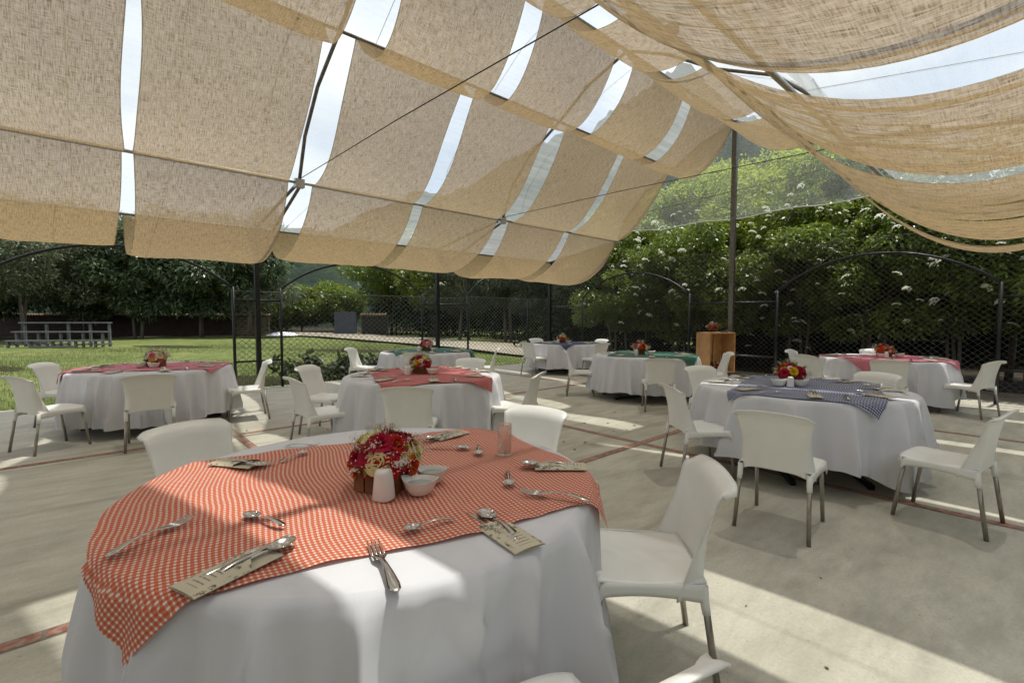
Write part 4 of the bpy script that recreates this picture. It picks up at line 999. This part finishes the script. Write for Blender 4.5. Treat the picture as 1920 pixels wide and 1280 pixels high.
def set_sleeve(x0, y0, x1, y1, which, z=z1, s=None):
    L = math.hypot(x1 - x0, y1 - y0); dx, dy = (x1 - x0) / L, (y1 - y0) / L; nx_, ny_ = -dy, dx
    sc = s or 1.0
    lay('c', x0, y0, x1, y1, 'tan printed card sleeve ' + which, z, sc)
    def P(a, b): return (x0 + dx * a * sc + nx_ * b * sc, y0 + dy * a * sc + ny_ * b * sc)
    a, b = P(.05, .010); c_, d_ = P(.30, .030); lay('k', a, b, c_, d_, 'steel knife in the sleeve ' + which, z + .0015, sc * 1.08)
    a, b = P(.06, -.004); c_, d_ = P(.28, -.014); lay('s', a, b, c_, d_, 'steel spoon in the sleeve ' + which, z + .001, sc * 1.1)
set_sleeve(.155, 1.345, .365, 1.42, 'at the left near edge of the orange runner', z1, 1.05)
set_sleeve(.945, .955, .97, 1.16, 'on bare cloth, near right rim of the orange table', z0 + .001, 1.05)
set_sleeve(1.63, 1.305, 1.45, 1.475, 'at the right end of the orange runner', z1, 1.0)
set_sleeve(.44, 2.49, .55, 2.32, 'at the far left rim of the orange table', z1, 1.0)
set_sleeve(1.62, 2.19, 1.41, 2.16, 'at the far right rim of the orange table', z1, 1.0)
# settings on the other tables
side_of = lambda key, a: (TAB[key]['c'][0] + a[0], TAB[key]['c'][1] + a[1])
CAMV = lambda cx, cy_: math.atan2(-cy_, -cx)
PL = ['near side', 'near right side', 'right end', 'far right side', 'far side', 'far left side', 'left end', 'near left side']
for key in 'BCDEFGH':
    cx, cy_ = TAB[key]['c']; a0 = CAMV(cx, cy_)
    for k in range(8):
        if key in 'DEFG' and k in (3, 5): continue
        a = a0 + k * math.pi / 4 + .15; rs = random.Random(k * 13 + ord(key))
        r0, r1 = .82, .60; w = PL[k] + ', ' + TAB[key]['d']
        x0, y0, x1, y1 = cx + r0 * math.cos(a), cy_ + r0 * math.sin(a), cx + r1 * math.cos(a), cy_ + r1 * math.sin(a)
        zz_ = ZT + .019
        lay('c', x0, y0, x1, y1, 'small card sleeve, ' + w, zz_, 1.)
        lay('s', x0 + (x1 - x0) * .4, y0 + (y1 - y0) * .4, cx + .50 * math.cos(a + .03), cy_ + .50 * math.sin(a + .03), 'spoon tucked in the card sleeve, ' + w, zz_ + .010, 1.1)
        b = a + .26; lay('f', cx + .84 * math.cos(b), cy_ + .84 * math.sin(b), cx + .62 * math.cos(b + .15), cy_ + .62 * math.sin(b + .15), 'steel fork, ' + w, zz_, .95)
# centrepieces
def rose_me(colour, seed=1, n=16):
    r_ = random.Random(seed); mb = MB()
    for k in range(n):
        q = k / (n - 1); ang = k * 2.39996; rb = .004 + .022 * q; open_ = .15 + .95 * q ** 1.3; h_ = .030 + .004 * (1 - q)
        wd = .9 + .6 * q
        def pet(u, v, ang=ang, rb=rb, op=open_, h_=h_, wd=wd):
            s = 2 * u - 1; a = ang + s * wd * (1 - .25 * v); rr = rb * (.35 + .65 * v) + op * .014 * v * v + .003 * max(0, v - .7) * 3 * op
            z = h_ * (v - .10 * s * s * v) - .012 * op * v ** 3 * 1.4
            return (rr * math.cos(a), rr * math.sin(a), z)
        mb.grid(pet, 5, 4)
    return mb.me('rose', PET[colour], True)
def daisy_me():
    mb = MB()
    for k in range(14):
        a = k / 14 * 6.283; ca, sa = math.cos(a), math.sin(a)
        def pet(u, v, ca=ca, sa=sa): s = (2 * u - 1) * .0065 * math.sin(.35 + v * 2.4); r = .006 + .036 * v; return (r * ca - s * sa, r * sa + s * ca, .004 + .010 * math.sin(v * 2.2))
        mb.grid(pet, 2, 4)
    return mb.me('daisy', PET['white'], True)
ROSE = {c: rose_me(c, i) for i, c in enumerate(PET)}; DAISY = daisy_me()
DCORE = MB().lathe([(0, .012), (.006, .010), (.008, .004)], 10).me('daisy_eye', PET['yellow'], True)
def sprig_me():
    mb = MB(); r_ = random.Random(9)
    for i in range(42):
        a = r_.uniform(0, 6.28); q = r_.uniform(0, .035); x, y, z = q * math.cos(a), q * math.sin(a), r_.uniform(.01, .06); s = r_.uniform(.0018, .0034)
        mb.add([(x + s, y, z), (x, y + s, z), (x - s, y, z), (x, y - s, z), (x, y, z + s), (x, y, z - s)], [(0, 1, 4), (1, 2, 4), (2, 3, 4), (3, 0, 4), (1, 0, 5), (2, 1, 5), (3, 2, 5), (0, 3, 5)])
    return mb.me('babys_breath', PET['white'])
SPRIG = sprig_me()
def sprigstem_me():
    mb = MB(); r_ = random.Random(9)
    for i in range(12):
        a = r_.uniform(0, 6.28); q = .03; mb.tube([(0, 0, -.02), (q * math.cos(a), q * math.sin(a), .045)], .0004, 3, False)
    return mb.me('sprig_stem', M['leaf_bright'])
SPST = sprigstem_me()
V, F = leaf_cloud([(0, 0, .03)], [(.085, .085, .05)], 240, .045, .5, .1, .6, .4); GREEN = make_mesh('greenery', V, F, M['leaf_elder'])
def centrepiece(x, y, z, rz, palette, label, seed, box=True, sc=1., n=26, dsy=3, rad=.115, group='flower centrepieces'):
    r_ = random.Random(seed); root = thing('flower_centrepiece', label, 'flowers', (x, y, z), rz, group)
    H_ = .085
    if box:
        for i, (lo, hi) in enumerate((((-.07, -.07, 0), (.07, -.060, H_)), ((-.07, .060, 0), (.07, .07, H_)), ((-.07, -.0595, 0), (-.06, .0595, H_)), ((.06, -.0595, 0), (.07, .0595, H_)))):
            link('box_side', MB().box(lo, hi).me('box_side', M['wood_box']), root)
        if seed == 1:
            for sx_ in (-1, 1):
                for k in range(4): link('bark_slat', MB().box((-.066 + k * .034, sx_ * .0765 - .006, -.0), (-.038 + k * .034, sx_ * .0765 + .006, H_ + .004 * (k % 2))).me('bark_slat', M['wood_box']), root)
                for k in range(4): link('bark_slat', MB().box((sx_ * .0765 - .006, -.066 + k * .034, -.0), (sx_ * .0765 + .006, -.038 + k * .034, H_ + .004 * (k % 2))).me('bark_slat', M['wood_box']), root)
    link('greenery', GREEN, root, (0, 0, H_ - .01))
    for i in range(n):
        g = (i + .5) / n; th = math.acos(1 - g * 1.15); ph = i * 2.39996 + r_.uniform(-.2, .2); th = min(th, 1.72)
        rr = rad * r_.uniform(.92, 1.06); px_, py_, pz_ = rr * math.sin(th) * math.cos(ph), rr * math.sin(th) * math.sin(ph), H_ + .01 + rr * .80 * math.cos(th)
        dir_ = Vector((math.sin(th) * math.cos(ph), math.sin(th) * math.sin(ph), math.cos(th) + .15)).normalized()
        isd = (i % max(3, n // max(1, dsy)) == 2) and dsy
        c_ = r_.choice(palette)
        o = link('daisy' if isd else 'rose', DAISY if isd else ROSE[c_], root, (px_ - dir_.x * .02, py_ - dir_.y * .02, pz_ - dir_.z * .02))
        o.rotation_euler = dir_.to_track_quat('Z', 'Y').to_euler(); s = r_.uniform(.85, 1.15) * (1.08 if not isd else .9) * (1 if seed == 1 else .8); o.scale = (s, s, s)
        if isd: link('daisy_eye', DCORE, o)
    for i in range(int(n * .45)):
        th = r_.uniform(.1, 1.6); ph = r_.uniform(0, 6.28); rr = rad * 1.0
        dir_ = Vector((math.sin(th) * math.cos(ph), math.sin(th) * math.sin(ph), math.cos(th)))
        o = link('babys_breath', SPRIG, root, kind='stuff', loc= (dir_.x * rr, dir_.y * rr, H_ + dir_.z * rr * .8 - .005)); o.rotation_euler = dir_.to_track_quat('Z', 'Y').to_euler()
        link('sprig_stem', SPST, o, kind='stuff')
    root.scale = (sc, sc, sc); return root
MIX = ['crimson', 'crimson', 'cream', 'orange', 'crimson', 'yellow', 'cream', 'red']
MIX2 = ['red', 'yellow', 'cream', 'orange', 'rose', 'white']; MIX3 = ['rose', 'rose', 'red', 'white', 'crimson']
ZB = ZT + .016
centrepiece(.87, 1.70, ZB, .6, MIX, 'mixed bouquet of magenta roses and white daisies in a slatted box on the nearest table', 1, True, 1.12, 38, 6)
cps = [('B', .02, .0, MIX2, 'red and yellow bouquet on the lawn-side pink runner'), ('C', .0, .05, MIX, 'small magenta and yellow bouquet on the red gingham runner'),
       ('D', .0, .0, MIX3, 'pinkish bouquet on the green runner behind the red table'), ('E', -.1, .05, ['yellow', 'orange', 'red', 'cream'], 'orange and yellow bouquet on the farthest table'),
       ('F', -.1, .05, ['orange', 'red', 'cream', 'crimson'], 'orange bouquet on the crate-side green runner'), ('G', .05, .0, ['red', 'crimson', 'orange', 'cream'], 'deep red bouquet on the fence-side pink runner'),
       ('H', .05, .10, ['yellow', 'crimson', 'orange', 'white', 'crimson'], 'yellow and magenta bouquet on the navy gingham runner')]
for k, dx, dy, pal, lb in cps:
    cx, cy_ = TAB[k]['c']; centrepiece(cx + dx, cy_ + dy, ZB, .6, pal, lb, ord(k), True, 1.15, 30, 4, .112)
# salt shaker, sauce boats, drinking glass
def shaker_proto():
    r = thing('salt_shaker', 'shaker', 'salt shaker'); mb = MB(); n = 20; prof = [(0, .030, 2.6), (.004, .031, 2.6), (.05, .0265, 2.8), (.075, .0235, 3), (.083, .0215, 3), (.0875, .017, 3), (.089, .009, 3)]
    V = []
    for z, w, e in prof:
        for j in range(n):
            a = 2 * math.pi * j / n; c_, s_ = math.cos(a), math.sin(a); k = (abs(c_) ** e + abs(s_) ** e) ** (-1 / e); V.append((w * c_ * k, w * s_ * k, z))
    F = [(i * n + j, i * n + (j + 1) % n, (i + 1) * n + (j + 1) % n, (i + 1) * n + j) for i in range(len(prof) - 1) for j in range(n)] + [tuple(range(n - 1, -1, -1)), tuple((len(prof) - 1) * n + j for j in range(n))]
    mb.add(V, F); link('shaker_body', mb.me('shaker_body', M['ceramic'], True), r)
    mb = MB()
    for a in range(5): mb.tube([(.006 * math.cos(a * 1.257), .006 * math.sin(a * 1.257), .0885), (.006 * math.cos(a * 1.257), .006 * math.sin(a * 1.257), .0895)], .0011, 6)
    link('pour_hole', mb.me('pour_hole', M['black_metal']), r); return r
def boat_proto():
    r = thing('sauce_bowl', 'bowl', 'bowl'); mb = MB(); n = 36
    prof = [(.0, .0, 0), (.032, .0, 0), (.037, .004, 0), (.050, .026, .3), (.055, .050, 1), (.0555, .0515, 1), (.0515, .0505, 1), (.045, .026, .4), (.030, .009, 0), (0, .007, 0)]
    V = []
    for (rr, z, sp) in prof:
        for j in range(n):
            a = 2 * math.pi * j / n; lip = (abs(math.cos(a)) ** 6); V.append((rr * math.cos(a) * (1 + .22 * sp * lip), rr * math.sin(a) * .92, z + .012 * sp * (lip - .25)))
    mb.add(V, [(i * n + j, i * n + (j + 1) % n, (i + 1) * n + (j + 1) % n, (i + 1) * n + j) for i in range(len(prof) - 1) for j in range(n)])
    link('bowl_body', mb.me('bowl_body', M['ceramic'], True), r)
    link('sauce', MB().lathe([(0, .034), (.0455, .034)], 24).me('sauce', simple('creamy_sauce', (.35, .38, .36), .3)), r); return r
shaker, boat = shaker_proto(), boat_proto(); K = kids()
shaker.location = (.80, 1.575, ZB); shaker['label'] = 'white salt shaker in front of the flowers on the nearest table'; shaker['group'] = 'salt shakers'; shaker.rotation_euler.z = .4; shaker.scale = (1.25,) * 3
boat.location = (.925, 1.53, ZB); boat['label'] = 'front white lipped sauce bowl beside the salt shaker on the nearest table'; boat['group'] = 'sauce bowls'; boat.rotation_euler.z = -.9; boat.scale = (1.1,) * 3
place(boat, K, (1.03, 1.61, ZB), -.9, 'rear white lipped sauce bowl right of the flowers on the nearest table', 'sauce bowls', None, 1.05)
for k in 'BCDEFGH':
    cx, cy_ = TAB[k]['c']; dx, dy, _, _, _ = {q[0]: (q[1], q[2], 0, 0, 0) for q in cps}[k]; ox, oy = cx + dx, cy_ + dy
    for i, (a, f_) in enumerate(((-.55, -.13), (.62 if k != 'H' else -.95, -.12))):
        if k in 'BH': a, f_ = ((-.4, -.14), (.35, -.16))[i]; a = a - (.35 if k == 'H' else 0)
        x = ox + RT[0] * .26 * a + FW[0] * f_; y = oy + RT[1] * .26 * a + FW[1] * f_
        place(boat, K, (x, y, ZB), -.7, ['left', 'right'][i] + ' white sauce bowl beside the bouquet, ' + TAB[k]['d'], 'sauce bowls', None, 1.2)
    x = ox + RT[0] * -.02 + FW[0] * -.20 - RT[0] * (.10 if k != 'B' else -.14); y = oy + RT[1] * -.12 + FW[1] * -.20
    place(shaker, K, (x, y, ZB), .3, 'white salt shaker next to the bouquet, ' + TAB[k]['d'], 'salt shakers', None, 1.1)
g = thing('drinking_glass', 'clear straight drinking glass standing on the far right of the orange runner', 'glass', (1.50, 1.70, ZB - .003))
link('glass_body', MB().lathe([(0, .0), (.031, .0), (.0335, .003), (.0355, .15), (.0345, .152), (.0335, .15), (.0315, .012), (0, .012)], 40).me('glass_body', M['glass'], True), g)

# ---------------------------------------------------------------- crate stand with flowers
cx_, cy2 = 10.62, 4.80
crate = thing('wooden_crate', 'upright open pine crate standing by the tent pole', 'crate', (cx_, cy2, 0), R(YAW - 90) + .34)
w, d_, h0, h1 = .36, .21, .20, 1.07
link('side_panel', MB().box((-w, -d_, h0), (-w + .025, d_, h1)).me('side_panel', M['pine']), crate)
link('side_panel', MB().box((w - .025, -d_, h0), (w, d_, h1)).me('side_panel', M['pine']), crate)
link('top_panel', MB().box((-w, -d_, h1 + .001), (w, d_, h1 + .024)).me('top_panel', M['pine']), crate)
link('bottom_panel', MB().box((-w + .026, -d_, h0), (w - .026, d_, h0 + .02)).me('bottom_panel', M['pine']), crate)
for k in range(3): link('back_slat', MB().box((-w + .03 + k * .228, d_ - .012, h0 + .021), (-w + .225 + k * .228, d_ - .001, h1 - .002)).me('back_slat', M['pine']), crate)
for sx_ in (-1, 1):
    for sy_ in (-1, 1): link('foot', MB().tube([(sx_ * .26, sy_ * .16, 0), (sx_ * .26, sy_ * .16, h0)], .018, 8).me('foot', M['black_metal']), crate)
V2 = lambda a, b: (cx_ + RT[0] * a + FW[0] * b, cy2 + RT[1] * a + FW[1] * b)
a_, b_ = V2(-.06, -.02); centrepiece(a_, b_, h1 + .02, .2, ['rose', 'rose', 'red', 'white'], 'pink bouquet standing on top of the wooden crate', 31, False, 1.25, 20, 0, .09, 'bouquets of the crate')
a_, b_ = V2(-.03, -.08); centrepiece(a_, b_, h0 + .02, .2, ['rose', 'crimson', 'white'], 'pink bouquet inside the open wooden crate', 32, False, 1.25, 18, 0, .09, 'bouquets of the crate')
a_, b_ = V2(.20, .0); link('folded_cloth', MB().box((-.11, -.07, 0), (.11, .07, .035)).me('folded_cloth', M['slate']), None, (a_, b_, h1 + .026), .2, label='dark folded cloth on top of the wooden crate', category='cloth')

# ---------------------------------------------------------------- fallen leaves on the slab
leaf = make_mesh('fallen_leaf', [(0, 0, 0), (.012, .018, .006), (.0, .048, .003), (-.012, .018, .007)], [(0, 1, 2), (0, 2, 3)], M['fallen'])
spots = [(4.05, 3.55), (4.2, 3.4), (4.45, 4.0), (5.0, 4.0), (5.25, 3.8), (4.9, 3.5), (5.1, 3.4), (5.35, 3.5), (5.5, 3.1), (3.9, 3.3), (1.9, 6.9), (2.05, 6.4), (2.3, 6.0), (1.5, 6.6), (2.95, .72), (2.4, .9), (2.2, .5), (1.95, .15), (5.9, 4.2), (6.4, 3.3)]
for i in range(26): spots.append((random.uniform(11.7, 13), random.uniform(-.5, 3)))
for i, (x, y) in enumerate(spots):
    o = link('fallen_leaf', leaf, None, (x, y, .003 if i < 20 else -.02), random.uniform(0, 6.28), label='small dry fallen leaf on the concrete floor' if i < 20 else 'dry leaf lying on the gravel behind the gable fence', category='leaf', group='fallen leaves on the slab' if i < 20 else 'fallen leaves on the gravel')
    s = random.uniform(.6, 1.3) * (.45 if 14 <= i <= 17 else 1); o.scale = (s, s, s)
